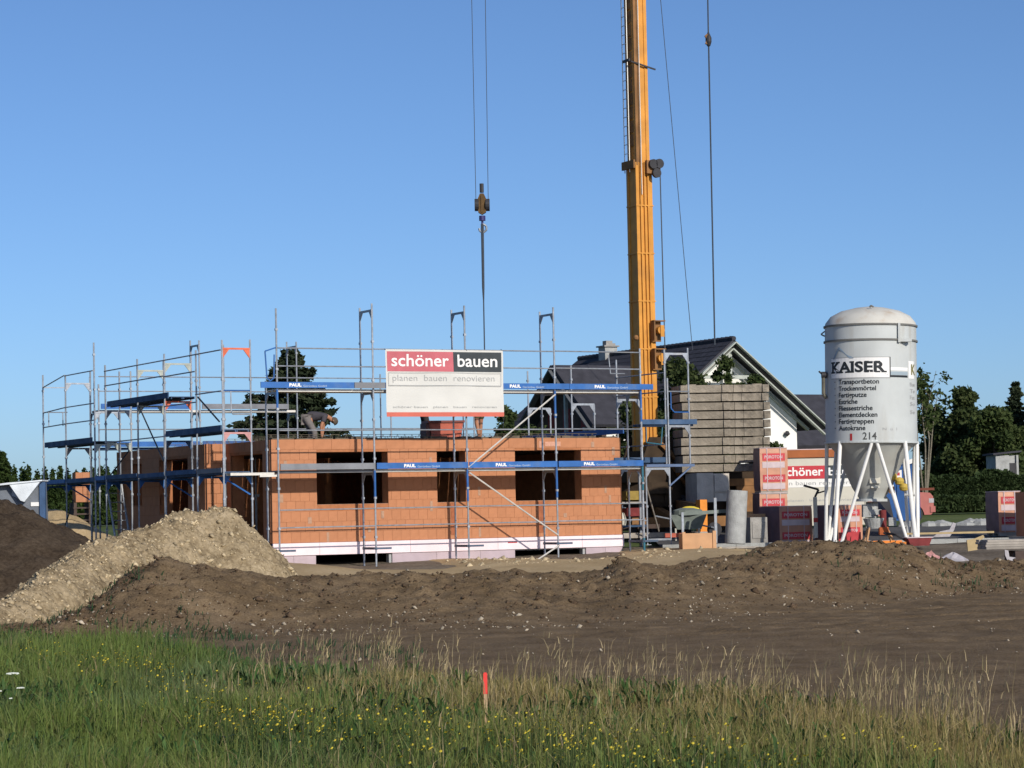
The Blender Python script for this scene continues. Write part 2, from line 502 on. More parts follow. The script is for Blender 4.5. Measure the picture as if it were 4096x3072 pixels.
onb = np.clip(H * 1.6, 0, 1)
Zs = Zs + onb * (.050 * fbm(XX, YY, 1.1, 3, 1) + .062 * np.maximum(fbm(XX, YY, 4.2, 3, 2), -.2) + .032 * fbm(XX, YY, 12, 2, 3)) - onb * .03
Zs = Zs + (1 - onb) * (.025 * fbm(XX, YY * .45, .55, 3, 8) + .016 * fbm(XX, YY, 6, 3, 9))
ruts = np.exp(-((np.mod(YY - .12 * XX + .25 * np.sin(XX * .35), 2.3) - 1.1) / .16) ** 2) * (1 - onb) * soft((XX - 1.5) / 3) * soft((YY - 25) / 5)
Zs = Zs - .045 * ruts
Zs = Zs - .30 * soft((YY - yc - 2.4) / 1.2)
bare = link('bare_soil', grid_mesh('bare_soil', xs, ys, Zs, G_SOIL)); tag(bare, kind='structure')
soil_x, soil_y, soil_Z = xs, ys, Zs

def soil_z(x, y):
    i = np.clip(np.searchsorted(soil_x, x), 0, len(soil_x) - 1); j = np.clip(np.searchsorted(soil_y, y), 0, len(soil_y) - 1)
    return soil_Z[j, i]

# -- the site behind the bank
xs = np.linspace(-40, 42, 206); ys = np.linspace(48.5, 69.5, 85)
XX, YY = np.meshgrid(xs, ys)
Zs = base(YY) - .02 + .03 * fbm(XX, YY, .8, 4, 21)
o = link('site_ground', grid_mesh('site_ground', xs, ys, Zs, G_SITE)); tag(o, kind='structure')

# -- sand strip in front of the new house
_sw_u = [-3, -1, .3, .9, 1.6, 2.6, 3.4, 4.0, 4.6, 5.2, 6.4, 7.2, 8.4, 9.6, 10.4, 11.5, 14]
_sw_z = [.45, .45, .44, .36, .24, .18, .18, .25, .38, .39, .36, .30, .29, .38, .46, .50, .52]
us = np.linspace(-2.6, 14.5, 172); vs = np.linspace(-9.5, 1.12, 108)
UU, VV = np.meshgrid(us, vs)
XX, YY = HX + UU * CA - VV * SA, HY + UU * SA + VV * CA
bz = base(YY)
k = soft((VV + 5.5) / 6.0)
Zs = bz + .05 + (np.interp(UU, _sw_u, _sw_z) - bz) * k + .03 * fbm(UU, VV, .9, 4, 31) * (1 - k * .4)
edge = .9 * fbm(UU, VV, .6, 3, 33)
Zs = Zs - .5 * soft((UU - 11.6 + edge) / 1.5) * soft((1.5 - VV) / 1) - .5 * soft((-1.2 - UU + edge) / 1.2)
o = link('sand_strip', grid_mesh('sand_strip', XX, YY, Zs, G_SAND)); tag(o, kind='structure')
def sand_z(u):
    return float(np.interp(u, _sw_u, _sw_z))

# -- asphalt road behind the site, on the right
xs = np.linspace(4, 70, 67); ys = np.linspace(68.2, 76.2, 12)
XX, YY = np.meshgrid(xs, ys)
o = link('road', grid_mesh('road', xs, ys, base(YY) + .02, G_ASPH)); tag(o, kind='structure')
mb = MB()
for i in range(60):
    x = 4 + i * 1.0
    mb.box(x, x + .99, 68.0, 68.16, base(68) - .1, base(68) + .10)
o = part('road_kerb', mb, M_CONCL, None); tag(o, kind='structure')
mb = MB()
for px0, px1, w in ((905, 912, .3), (926, 948, .5), (958, 992, .9)):      # pale rubble along the far verge
    for i in range(14):
        p = at(random.uniform(px0, px1), 520, 76.3 + random.uniform(0, .5))
        h = random.uniform(.06, .16) * (1 + w * .5)
        mb.lathe([(.30, -.1), (.24, h * .6), (.02, h)], 7, p[0], p[1], float(base(p[1])))
o = part('gravel_verge', mb, M_CONCL, None); tag(o, kind='stuff')

# -- heaps
def heap(name, label, cat, ridge, slope, x0, x1, y0, y1, n, material, seed, amp=(.05, .05), aniso=None, fine=.02):
    xs = np.linspace(x0, x1, n); ys = np.linspace(y0, y1, int(n * (y1 - y0) / (x1 - x0)))
    X, Y = np.meshgrid(xs, ys)
    Hh = np.full(X.shape, -9.0)
    for (ax, ay, az), (bx, by, bz_) in zip(ridge[:-1], ridge[1:]):
        dx, dy = bx - ax, by - ay
        t = np.clip(((X - ax) * dx + (Y - ay) * dy) / (dx * dx + dy * dy + 1e-9), 0, 1)
        ex, ey = X - ax - t * dx, Y - ay - t * dy
        sl = slope * np.ones_like(X)
        if aniso is not None: sl = np.where(ex > 0, aniso, slope)
        d = np.sqrt(ex * ex + ey * ey)
        Hh = np.maximum(Hh, az + (bz_ - az) * t - sl * (np.sqrt(d * d + .10) - .316))
    Hh = Hh + amp[0] * fbm(X, Y, 1.0, 3, seed) + amp[1] * fbm(X, Y, 3.5, 3, seed + 5) + fine * fbm(X, Y, 15, 2, seed + 9)
    g = base(Y) - .12
    keep = Hh > g
    o = link(name, grid_mesh(name, xs, ys, np.maximum(Hh, g), material, keep))
    tag(o, label, cat)
    return o, xs, ys, Hh

a1, a2 = at(188, 510.6, 50), at(224, 511.6, 50.3)
gr = [a2, a1, at(150, 527.5, 48.6), at(98, 546, 46.6), at(54, 574, 44), at(0, 605, 42), at(-60, 622, 40)]
gheap, gx, gy, gz = heap('gravel_heap', 'pale crushed gravel heap sloping down beside the brown earth mound', 'gravel heap', gr, .72, -13.5, -3.2, 37.5, 56, 260, G_GRAV, 41, (.05, .06), 1.12, .045)
sr = [at(-150, 468, 57), at(-60, 485, 56), at(-5, 498, 55)]
heap('soil_heap', 'big dark brown topsoil heap in front of the silver tarpaulin', 'earth heap', sr, .62, -19.5, -6.5, 48, 63, 170, ground_mat('dark_topsoil', (.038, .027, .018), (.060, .044, .030), (.085, .064, .045), 1.5, 12, .8), 51, (.06, .07), .60, .035)
br = [at(15, 500, 78), at(36, 505, 77.5), at(60, 512, 77)]
heap('sand_heap', 'small pale sand heap in shade behind the scaffold, below the thuja row', 'sand heap', br, .5, -18, -9, 74, 82, 90, G_SAND, 61, (.05, .05), .62)

# -- loose stones (stuff)
def stones(name, P, R, material):
    n = len(P)
    base_v = np.array([(1, 0, 0), (-1, 0, 0), (0, 1, 0), (0, -1, 0), (0, 0, 1), (0, 0, -1)], float)
    tri = np.array([(0, 2, 4), (2, 1, 4), (1, 3, 4), (3, 0, 4), (2, 0, 5), (1, 2, 5), (3, 1, 5), (0, 3, 5)])
    v = base_v[None] * (R[:, None, None] * rng.uniform(.55, 1.15, (n, 6, 1)))
    ang = rng.uniform(0, 6.28, n); c, s = np.cos(ang)[:, None], np.sin(ang)[:, None]
    x, y = v[..., 0] * c - v[..., 1] * s, v[..., 0] * s + v[..., 1] * c
    tilt = rng.uniform(-.7, .7, n)[:, None]
    z = v[..., 2] * .75 + x * tilt
    co = np.stack([x, y, z], -1) + P[:, None, :]
    q = (tri[None] + (np.arange(n) * 6)[:, None, None]).reshape(-1, 3)
    o = link(name, np_mesh(name, co.reshape(-1, 3), q, material)); tag(o, kind='stuff')

n = 2600
sx = rng.uniform(-9.5, 12, n); cy = np.interp(sx, crx, cry); fy = np.interp(sx, bfx, bfy)
sy = fy + (cy - fy) * np.clip(rng.beta(1.2, 1.4, n) * 1.15 - .12, -.2, 1)
keepm = fbm(sx, sy, .7, 2, 77) > -.25
sx, sy = sx[keepm], sy[keepm]
R = np.clip(rng.lognormal(math.log(.0125), .6, len(sx)), .006, .075)
stones('bank_stones', np.stack([sx, sy, soil_z(sx, sy) + R * .2], -1), R, M_STONE)
n = 500
sx = rng.uniform(-6, 14, n); sy = rng.uniform(22, 40, n)
R = np.clip(rng.lognormal(math.log(.011), .5, n), .005, .05)
stones('soil_pebbles', np.stack([sx, sy, soil_z(sx, sy) + R * .2], -1), R, M_STONE)
n = 6500                                                       # clods of earth on the bank
sx = rng.uniform(-9.5, 14, n); cy = np.interp(sx, crx, cry); fy = np.interp(sx, bfx, bfy)
sy = fy + (cy - fy) * (rng.beta(1.6, .9, n) * 1.05 - .03)
R = np.clip(rng.lognormal(math.log(.020), .6, n), .008, .10)
stones('earth_clods', np.stack([sx, sy, soil_z(sx, sy)], -1), R, G_SOILD)
n = 26000
ix = rng.integers(0, len(gx), n); iy = rng.integers(0, len(gy), n)
ok = gz[iy, ix] > base(gy[iy]) - .05
ix, iy = ix[ok], iy[ok]
R = np.clip(rng.lognormal(math.log(.021), .6, len(ix)), .008, .10)
stones('gravel_pebbles', np.stack([gx[ix] + rng.uniform(-.02, .02, len(ix)), gy[iy], gz[iy, ix] + R * .2], -1), R, M_PEBB)
n = 420
su, sv = rng.uniform(4, 12, n), rng.uniform(-3.2, .2, n)
px_, py_ = HX + su * CA - sv * SA, HY + su * SA + sv * CA
R = np.clip(rng.lognormal(math.log(.04), .55, n), .015, .15)
stones('sand_rubble', np.stack([px_, py_, base(py_) + .04 + (np.interp(su, _sw_u, _sw_z) - base(py_)) * soft((sv + 5.5) / 6)], -1), R, M_PEBB)

# ================================================================== MEADOW
YBX = [-10, -6.9, -4.8, -2.6, -.25, 1.85, 3.05, 4.6, 6]
YBY = [36, 33.5, 30.5, 25.6, 21.9, 19.4, 15.2, 11.8, 10.5]
def border(x): return np.interp(x, YBX, YBY)
xs = np.linspace(-14, 9, 120); ys = np.linspace(-6, 37, 170)
XX, YY = np.meshgrid(xs, ys)
keep = YY < border(XX) + .5 * fbm(XX, YY, .9, 3, 91)
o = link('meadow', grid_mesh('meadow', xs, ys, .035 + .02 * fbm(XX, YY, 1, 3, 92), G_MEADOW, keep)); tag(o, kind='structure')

def tint_mat(name, transl=.3):
    m = bpy.data.materials.new(name); m.use_nodes = True
    nt = m.node_tree; N, L = nt.nodes, nt.links
    p = N['Principled BSDF']; p.inputs['Roughness'].default_value = .6; p.inputs['Specular IOR Level'].default_value = .25
    a = N.new('ShaderNodeAttribute'); a.attribute_name = 'hue'
    L.new(a.outputs['Color'], p.inputs['Base Color'])
    tr = N.new('ShaderNodeBsdfTranslucent'); L.new(a.outputs['Color'], tr.inputs['Color'])
    mx = N.new('ShaderNodeMixShader'); mx.inputs[0].default_value = transl
    L.new(p.outputs[0], mx.inputs[1]); L.new(tr.outputs[0], mx.inputs[2])
    L.new(mx.outputs[0], N['Material Output'].inputs['Surface'])
    return m
M_BLADE = tint_mat('grass_blade')
M_STRAW = tint_mat('dry_straw', .2)

def blades(name, X, Y, Z, Hh, W, lean, colr, material, droop=.35, ldir=None):
    n = len(X)
    az = rng.uniform(0, 2 * math.pi, n)
    ld = rng.normal(.9, .9, n) if ldir is None else ldir
    dx, dy = np.cos(ld) * lean * Hh, np.sin(ld) * lean * Hh
    wx, wy = np.cos(az) * W / 2, np.sin(az) * W / 2
    b0 = np.stack([X - wx, Y - wy, Z], -1); b1 = np.stack([X + wx, Y + wy, Z], -1)
    mx_, my_ = X + dx * .35, Y + dy * .35
    m0 = np.stack([mx_ - wx * .8, my_ - wy * .8, Z + Hh * .58], -1); m1 = np.stack([mx_ + wx * .8, my_ + wy * .8, Z + Hh * .58], -1)
    tp = np.stack([X + dx, Y + dy, Z + Hh * (1 - droop * lean)], -1)
    co = np.stack([b0, b1, m1, m0, tp], 1)
    t = np.array([(0, 1, 2), (0, 2, 3), (3, 2, 4)])
    q = (t[None] + (np.arange(n) * 5)[:, None, None]).reshape(-1, 3)
    me = np_mesh(name, co.reshape(-1, 3), q, material)
    at_ = me.color_attributes.new('hue', 'FLOAT_COLOR', 'POINT')
    c4 = np.concatenate([colr, np.ones((n, 1))], 1)
    at_.data.foreach_set('color', np.repeat(c4, 5, 0).astype(np.float32).ravel())
    o = link(name, me); tag(o, kind='stuff')
    return o

n = 330000
GY = rng.uniform(10.5, 35.5, n); GX = (rng.uniform(-70, 1094, n) - 512) / FPX * GY
bd = border(GX) + .5 * fbm(GX, GY, .9, 3, 91)
LD = rng.normal(.9, 1.0, n)
tuf = rng.random(n) < .55                              # more than half of the blades grow in tufts
nt_ = 15000; ti = rng.integers(0, nt_, n)
TY = rng.uniform(10.5, 35.5, nt_); TX = (rng.uniform(-70, 1094, nt_) - 512) / FPX * TY; TS = rng.uniform(.6, 1.35, nt_)
ta, tr_ = rng.uniform(0, 6.28, n), np.abs(rng.normal(0, .055, n))
GX = np.where(tuf, TX[ti] + tr_ * np.cos(ta), GX); GY = np.where(tuf, TY[ti] + tr_ * np.sin(ta), GY); LD = np.where(tuf, ta, LD); HS = np.where(tuf, TS[ti], .85)
bd = border(GX) + .5 * fbm(GX, GY, .9, 3, 91)
ok = GY < bd + rng.exponential(np.where(GX > -2.5, .55, .15), n)
GX, GY, bd, LD, HS = GX[ok], GY[ok], bd[ok], LD[ok], HS[ok]
d = bd - GY
n = len(GX)
n1, n2, n3 = fbm(GX, GY, .45, 3, 101), fbm(GX, GY, 1.6, 3, 102), fbm(GX, GY, .9, 2, 103)
dry = soft((7.2 - d) / 5.2) * soft((GX + 2.2 + 1.2 * n3 + .12 * d) / 2.2) * (.85 + .6 * n2)
dry = np.clip(dry + .25 * soft((n1 - .25) / .4) * soft((GX + 3) / 2), 0, 1)
Hh = (.235 + .10 * n1 + .06 * n2) * rng.uniform(.5, 1.25, n) * HS
Hh *= 1 - .05 * dry
Hh *= np.clip(.35 + d / 1.6, .35, 1)
W = (.0035 + .00022 * GY) * rng.uniform(.7, 1.35, n)
fresh = np.array([.118, .168, .036]); cool = np.array([.115, .168, .062]); deep = np.array([.034, .095, .026]); olive = np.array([.245, .200, .070]); straw = np.array([.42, .33, .16]); rust = np.array([.27, .195, .085])
a = soft((n1 + .35) / .8)[:, None]
C = fresh * a + cool * (1 - a)
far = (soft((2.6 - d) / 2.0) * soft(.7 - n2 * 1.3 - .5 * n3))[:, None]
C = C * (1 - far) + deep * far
dd = np.clip(dry + rng.normal(0, .18, n), 0, 1)[:, None]
pick = rng.random(n)[:, None]
Cd = np.where(pick < .58, olive, np.where(pick < .86, rust, straw))
C = C * (1 - dd) + Cd * dd
C *= rng.uniform(.80, 1.22, (n, 1)) * 1.06
lean = np.abs(rng.normal(.32, .24, n))
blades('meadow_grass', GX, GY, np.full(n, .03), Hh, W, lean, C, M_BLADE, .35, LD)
# broad leaved weeds and bent dead stems among the grass
nw = 9000
WY = rng.uniform(11, 33, nw); WX = (rng.uniform(-60, 1080, nw) - 512) / FPX * WY
okw = (WY < border(WX) - .3) & (fbm(WX, WY, .8, 3, 121) > .05)
WX, WY = WX[okw], WY[okw]; nw = len(WX)
k_ = 4
WX, WY = np.repeat(WX, k_) + rng.normal(0, .03, nw * k_), np.repeat(WY, k_) + rng.normal(0, .03, nw * k_)
Cw = np.where(rng.random((nw * k_, 1)) < .7, np.array([.060, .120, .030]), np.array([.13, .15, .045])) * rng.uniform(.6, 1.35, (nw * k_, 1))
blades('broadleaf_weeds', WX, WY, rng.uniform(.02, .20, nw * k_), rng.uniform(.07, .19, nw * k_), rng.uniform(.014, .032, nw * k_), np.abs(rng.normal(.8, .35, nw * k_)), Cw, M_BLADE, .45, rng.uniform(0, 6.28, nw * k_))
nd = 5200
DY_ = rng.uniform(11, 30, nd); DX_ = (rng.uniform(-60, 1080, nd) - 512) / FPX * DY_
okd = (DY_ < border(DX_)) & (fbm(DX_, DY_, .6, 2, 131) + .35 * (DX_ > -1.5) > .1)
DX_, DY_ = DX_[okd], DY_[okd]; nd = len(DX_)
Cd_ = np.array([.25, .19, .10]) * rng.uniform(.5, 1.3, (nd, 1))
blades('dead_stems', DX_, DY_, np.full(nd, .02), rng.uniform(.25, .55, nd), np.full(nd, .0042), np.abs(rng.normal(.55, .35, nd)), Cd_, M_STRAW, .4, rng.uniform(0, 6.28, nd))

# thin patches of young green on the bare earth just beyond the meadow and on the bank
n = 26000
PX_ = rng.uniform(-9, 12, n); PY_ = rng.uniform(24, 50, n)
msk = fbm(PX_, PY_ * .7, .55, 3, 111)
nearm = (PY_ < border(PX_) + 6) & (PX_ < -1) & (PY_ > border(PX_)) & (msk > .12)
sp = np.zeros(n, bool)
for (px, py, Y, r) in ((868, 561, 44, .7), (905, 566, 44.5, 1.0), (940, 566, 45.5, 1.2), (880, 574, 42.5, .6), (760, 560, 44.5, .5), (965, 572, 45, .9), (830, 542, 45.6, .5)):
    cx = at(px, py, Y)[0]
    sp |= (((PX_ - cx) / r) ** 2 + ((PY_ - Y) / (r * .9)) ** 2 < 1) & (fbm(PX_, PY_, 2.2, 2, 5) > -.1)
ok = nearm | sp
PX_, PY_ = PX_[ok], PY_[ok]; n = len(PX_)
C = np.array([.026, .058, .022]) * rng.uniform(.6, 1.5, (n, 1))
blades('young_weeds', PX_, PY_, soil_z(PX_, PY_) - .01, rng.uniform(.05, .15, n), .016 * rng.uniform(.7, 1.4, n), np.abs(rng.normal(.4, .3, n)), C, M_BLADE)

# tall dry stalks with seed heads
P = []
def clump(px, Y, n, spread):
    for _ in range(n):
        P.append((at(px, 640, Y)[0] + random.gauss(0, spread), Y + random.gauss(0, spread), random.uniform(.36, .68)))
for px, Y, nn, s in ((935, 17.6, 55, .16), (915, 17.9, 35, .2), (950, 16.9, 30, .12), (742, 19.8, 26, .12), (770, 19.2, 20, .1), (650, 20.6, 26, .18), (690, 20.3, 22, .16), (830, 19, 34, .25),
                     (560, 21.8, 12, .15), (372, 24.6, 28, .22), (330, 25.2, 14, .2), (300, 25.4, 10, .2), (870, 18.4, 30, .2), (990, 15.9, 18, .2), (610, 21.2, 14, .2), (400, 24, 16, .3)):
    clump(px, Y - 1.2, int(nn * .62), s)
for _ in range(420):
    x = random.uniform(-2.6, 4.2); b = float(border(x))
    P.append((x, b - random.expovariate(.38) + random.uniform(.1, .7), random.uniform(.26, .55)))
P = np.array(P); n = len(P)
C = np.where(rng.random(n)[:, None] < .6, np.array([.36, .285, .155]), np.array([.24, .20, .10])) * rng.uniform(.7, 1.3, (n, 1))
blades('dry_stalks', P[:, 0], P[:, 1], np.full(n, .02), P[:, 2], np.full(n, .0050), np.abs(rng.normal(.18, .13, n)), C, M_STRAW, .2)
# feathery upper blades of the same stalks
k = 3
X3, Y3, Z3 = np.repeat(P[:, 0], k), np.repeat(P[:, 1], k), np.repeat(P[:, 2], k)
zz = Z3 * rng.uniform(.55, .9, n * k)
blades('dry_seed_heads', X3 + rng.normal(0, .025, n * k), Y3 + rng.normal(0, .025, n * k), zz, rng.uniform(.05, .13, n * k), rng.uniform(.004, .0075, n * k), np.abs(rng.normal(.5, .3, n * k)),
       np.repeat(C, k, 0), M_STRAW, .2)

# yellow flowers in drifts, and one white umbel
F = []
drift = [(120, 655, 26, 45, 6), (215, 695, 22, 30, 14), (255, 708, 16, 24, 10), (55, 648, 14, 22, 5), (95, 652, 16, 25, 6), (150, 668, 50, 28, 9), (190, 684, 26, 40, 8), (245, 712, 22, 30, 8), (275, 722, 20, 40, 8), (290, 718, 40, 45, 12), (330, 712, 26, 40, 8),
         (380, 716, 30, 50, 10), (440, 722, 18, 40, 9), (500, 728, 24, 50, 9), (555, 728, 36, 25, 8), (600, 748, 24, 40, 8), (660, 752, 30, 50, 9), (700, 742, 14, 40, 10), (420, 750, 16, 60, 9),
         (820, 735, 10, 80, 14), (760, 756, 16, 50, 8), (900, 745, 8, 60, 10), (560, 742, 24, 40, 8)]
for px, py, nn, sx_, sy_ in drift:
    for _ in range(nn):
        qx, qy = px + random.gauss(0, sx_), py + random.gauss(0, sy_)
        hor = 512 - (qx - 512) * math.tan(ROLL)
        h = random.uniform(.32, .46)
        Y = min(34, max(11, (EYE - h) * FPX / max(qy - hor, 30)))
        if Y < border(at(qx, qy, Y)[0]) + .2: F.append((*at(qx, qy, Y)[:2], h))
mb, st = MB(), MB()
for x, y, h in F:
    for _ in range(random.choice((1, 1, 2, 3))):
        ox, oy, oz = random.gauss(0, .018), random.gauss(0, .018), random.gauss(0, .018)
        r = random.uniform(.004, .0095); tl = random.uniform(-.6, .6)
        c = Vector((x + ox, y + oy, h + oz))
        ring = [c + Vector((math.cos(t) * r, math.sin(t) * r, math.cos(t + tl * 3) * r * .7)) for t in [i * math.pi / 3 for i in range(6)]]
        top = c + Vector((0, -r * .4, r * .5))
        mb.add(ring + [top], [(i, (i + 1) % 6, 6) for i in range(6)])
    st.tube((x, y, .03), (x, y, h), .0022, 3)
o = part('yellow_flowers', mb, mat('yellow_petals', (.50, .40, .035), .7, .12, 30), None); tag(o, kind='stuff')
o = part('flower_stems', st, mat('flower_stalk', (.06, .09, .025), .8, .1, 10), None); tag(o, kind='stuff')
t = thing('umbel_plant', 'single white umbel plant flowering alone in the green grass', 'plant', (at(13, 695, 17)[0], 17, .02))
a, b = MB(), MB()
for (ox, oz, r) in ((0, .56, .045), (.05, .46, .025), (-.09, .44, .02), (-.02, .39, .018)):
    a.path([(0, 0, 0), (ox * .5, 0, oz * .6), (ox, 0, oz)], .004, 4)
    for _ in range(int(1600 * r * r * 10)):
        an, rr = random.uniform(0, 6.28), r * math.sqrt(random.random())
        b.lathe([(.0065, 0), (.0045, .006), (.0005, .008)], 5, ox + rr * math.cos(an), rr * math.sin(an), oz - rr * rr * 3)
part('stem', a, MATS['flower_stalk'], t); part('blossom', b, mat('white_umbel', (.62, .66, .58), .8, .05, 20), t)

t = thing('survey_stake', 'short bright red survey stake standing upright in the meadow grass', 'stake', (*at(485.5, 690, 17.0)[:2], .02))
mb = MB(); mb.prism([(-.0135, .355), (.0135, .355), (.0135, .49), (.008, .50), (-.008, .50), (-.0135, .49)], 'y', -.012, .012)
part('painted_top', mb, M_STAKE, t)
part('shaft', MB().box(-.0115, .0115, -.010, .010, -.2, .356), M_STAKEW, t)
# ================================================================== NEW BRICK HOUSE (shell)
WV = 1.05                                    # front wall plane
ZB, ZT = .945, 3.515                         # brickwork from / to
hx, hy = hw(.25, WV)
house = thing('brick_house', 'unfinished orange brick house shell with black window holes, wrapped in scaffolding', 'house', (hx, hy, 0), HA)
def L(mb): return mb.shift(-.25, -WV, 0)     # plot coordinates -> house coordinates

WIN = [(1.46, 3.42, 1.885, 3.195), (4.80, 5.62, 1.885, 3.195), (7.06, 9.03, 1.885, 3.195)]

# single bricks of the front face
NC = 10; CH = (ZT - ZB) / NC; BW = .2505
brick_cache = {}
def brick_mesh(w, h):
    k = (round(w, 3), round(h, 3))
    if k in brick_cache: return brick_cache[k]
    mb = MB(); c = .0035; d = .10
    v = [(0, c * .7, 0), (w, c * .7, 0), (w, c * .7, h), (0, c * .7, h), (c, 0, c), (w - c, 0, c), (w - c, 0, h - c), (c, 0, h - c), (0, d, 0), (w, d, 0), (w, d, h), (0, d, h)]
    f = [(4, 5, 6, 7), (0, 1, 5, 4), (1, 2, 6, 5), (2, 3, 7, 6), (3, 0, 4, 7), (0, 8, 9, 1), (1, 9, 10, 2), (2, 10, 11, 3), (3, 11, 8, 0)]
    mb.add(v, f)
    brick_cache[k] = mb.mesh('brick', M_BRICK)
    return brick_cache[k]

def course_segments(z0, z1):
    """free stretches of a course between window openings"""
    segs = [(.25, 10.25)]
    for a, b, c, d in WIN:
        if z1 > c + .02 and z0 < d - .02:
            out = []
            for s0, s1 in segs:
                if b <= s0 or a >= s1: out.append((s0, s1)); continue
                if a - s0 > .02: out.append((s0, a))
                if s1 - b > .02: out.append((b, s1))
            segs = out
    return segs

smear = MB(); nb = 0
for c in range(NC):
    z0 = ZB + c * CH; z1 = z0 + CH
    bw = BW * 2 if c == NC - 1 else BW
    for s0, s1 in course_segments(z0, z1):
        off = (c % 2) * BW / 2
        x = s0
        nxt = .25 + off + math.floor((s0 - .25 - off) / bw + 1e-6) * bw + bw
        while x < s1 - 1e-4:
            x1 = min(nxt, s1)
            if s1 - x1 < .05: x1 = s1
            if x1 - x > .03:
                o = link('brick', brick_mesh(x1 - x - .0032, CH - .003), house,
                         (x + .0022 - .25, random.uniform(-.0025, .0025), z0 + .002))
                nb += 1
                if random.random() < .07:
                    zz = z0 + random.uniform(-.05, .1)
                    smear.box(x1 - .05, x1 + random.uniform(.01, .05), WV - .009, WV - .006, zz, zz + random.uniform(.08, .28))
            x = x1; nxt = x1 + bw
part('mortar_patch', L(smear), mat('grey_mortar_smear', (.40, .25, .17), .95, .15, 12), house, kind='stuff')

def wall_boxes(mb, a0, a1, z0, z1, opens, mk):
    """split a wall with rectangular openings into butted boxes; mk(a0,a1,z0,z1)"""
    xs = sorted({a0, a1} | {o[0] for o in opens} | {o[1] for o in opens})
    for x0, x1 in zip(xs[:-1], xs[1:]):
        cuts = sorted([(o[2], o[3]) for o in opens if o[0] <= x0 + 1e-6 and o[1] >= x1 - 1e-6])
        z = z0
        for c0, c1 in cuts:
            if c0 > z + 1e-4: mk(x0, x1, z, c0)
            z = max(z, c1)
        if z < z1 - 1e-4: mk(x0, x1, z, z1)
core = MB()
wall_boxes(core, .26, 10.24, ZB, ZT - .004, WIN, lambda a, b, c, d: core.box(a, b, WV + .010, WV + .365, c, d))
part('front_wall', L(core), M_BRICKCORE, house)

# the shaded long side, with its projecting part
side = MB()
LOP = [(1.62, 3.80, ZB + .02, 3.19)]
LOP2 = [(5.45, 7.65, 1.75, 3.19), (5.45, 6.80, ZB + .02, 1.75), (9.05, 9.85, 2.0, 3.14)]
wall_boxes(side, WV + .37, 4.2, ZB, ZT - .006, LOP, lambda a, b, c, d: side.box(.256, .62, a, b, c, d))
wall_boxes(side, 4.2, 11.15, ZB, ZT - .006, LOP2, lambda a, b, c, d: side.box(-.294, .07, a, b, c, d))
side.box(.071, .255, 4.2, 4.56, ZB, ZT - .006)
part('side_wall', L(side), M_BRICKCORE, house)
back = MB()
back.box(.62, 10.24, 10.78, 11.14, ZB, ZT - .006); back.box(9.88, 10.24, WV + .37, 10.775, ZB, ZT - .006); back.box(.071, .62, 10.78, 11.14, ZB, ZT - .006)
part('back_wall', L(back), M_BRICKCORE, house)
# brick faces of the side wall: laid as one field, too dark there to pick single bricks
sb = MB()
def side_field(u, v0, v1, opens, sgn):
    for c in range(NC):
        z0, z1 = ZB + c * CH, ZB + (c + 1) * CH
        v = v0 - (c % 2) * .18
        while v < v1:
            a, b = max(v, v0) + .004, min(v + .365, v1) - .004
            v += .365
            if b - a < .03: continue
            if any(a < o[1] and b > o[0] and z0 + .05 < o[3] and z1 - .05 > o[2] for o in opens):
                # trim to the opening
                for o in opens:
                    if a < o[1] and b > o[0]:
                        if a < o[0] - .04: b = o[0]
                        elif b > o[1] + .04: a = o[1]
                        else: a = b
                if b - a < .04: continue
            sb.box(u - .012 * sgn, u + .05 * sgn, a, b, z0 + .004, z1 - .004)
side_field(.256, WV + .10, 4.19, LOP, 1)
side_field(-.294, 4.2, 11.15, LOP2, 1)
part('side_brickwork', L(sb), M_BRICK, house, kind='stuff')
# sunlit return of the projecting part: bricks one by one
for c in range(NC):
    z0 = ZB + c * CH
    x = -.294 - (c % 2) * .12
    while x < .25:
        a, b = max(x, -.294), min(x + .25, .25)
        x += .25
        if b - a > .04:
            link('brick', brick_mesh(b - a - .006, CH - .006), house, (a + .003 - .25, 4.2 - .10 - WV, z0 + .003))

# window parts: steel-blue lintel trays, sills of mortar, dark reveals
for a, b, c, d in WIN:
    w = part('window_opening', L(MB().box(a, b, WV + .02, WV + .35, c - .012, c + .003)), M_MORTAR, house)
# slabs
slab = MB().box(.30, 10.2, WV + .38, 10.77, ZB - .26, ZB - .01)
part('floor_slab', L(slab), mat('dirty_screed', (.13, .12, .11), .95, .2, 3), house)
mb = MB()
for i in range(31):                                           # formwork boards carrying the slab to be poured
    u = .63 + i * .30
    mb.box(u, u + .29, WV + .372, 10.77, 3.20, 3.23)
part('ceiling_formwork', L(mb), mat('dark_formwork_panel', (.05, .035, .025), .85, .25, 3), house, kind='stuff')
mb = MB()
for i in range(64):
    u = .4 + i * .155
    mb.tube((u, WV + .2, 3.36 + .01 * (i % 3)), (u, 10.9, 3.36), .006, 4)
for i in range(60):
    v = WV + .2 + i * .16
    mb.tube((.35, v, 3.375), (10.15, v, 3.375), .006, 4)
part('reinforcing_bars', L(mb), mat('rusty_steel', (.12, .065, .04), .9, .3, 9), house, kind='stuff')
mb = MB()                                                     # ragged rim of lattice girders, edge board and mortar on the wall head
u = .3
while u < 10.1:
    w = random.uniform(.1, .5)
    mb.box(u, min(u + w, 10.2), WV + .06, WV + .30, ZT - .003, ZT + random.uniform(.015, .07))
    u += w + random.uniform(0, .12)
for i in range(120):
    u, v, h = random.uniform(.4, 10.1), random.uniform(1.3, 9.5), random.uniform(.10, .26)
    mb.tube((u, v, 3.35), (u + random.uniform(-.05, .05), v, 3.42 + h), .007, 4)
v = 1.9
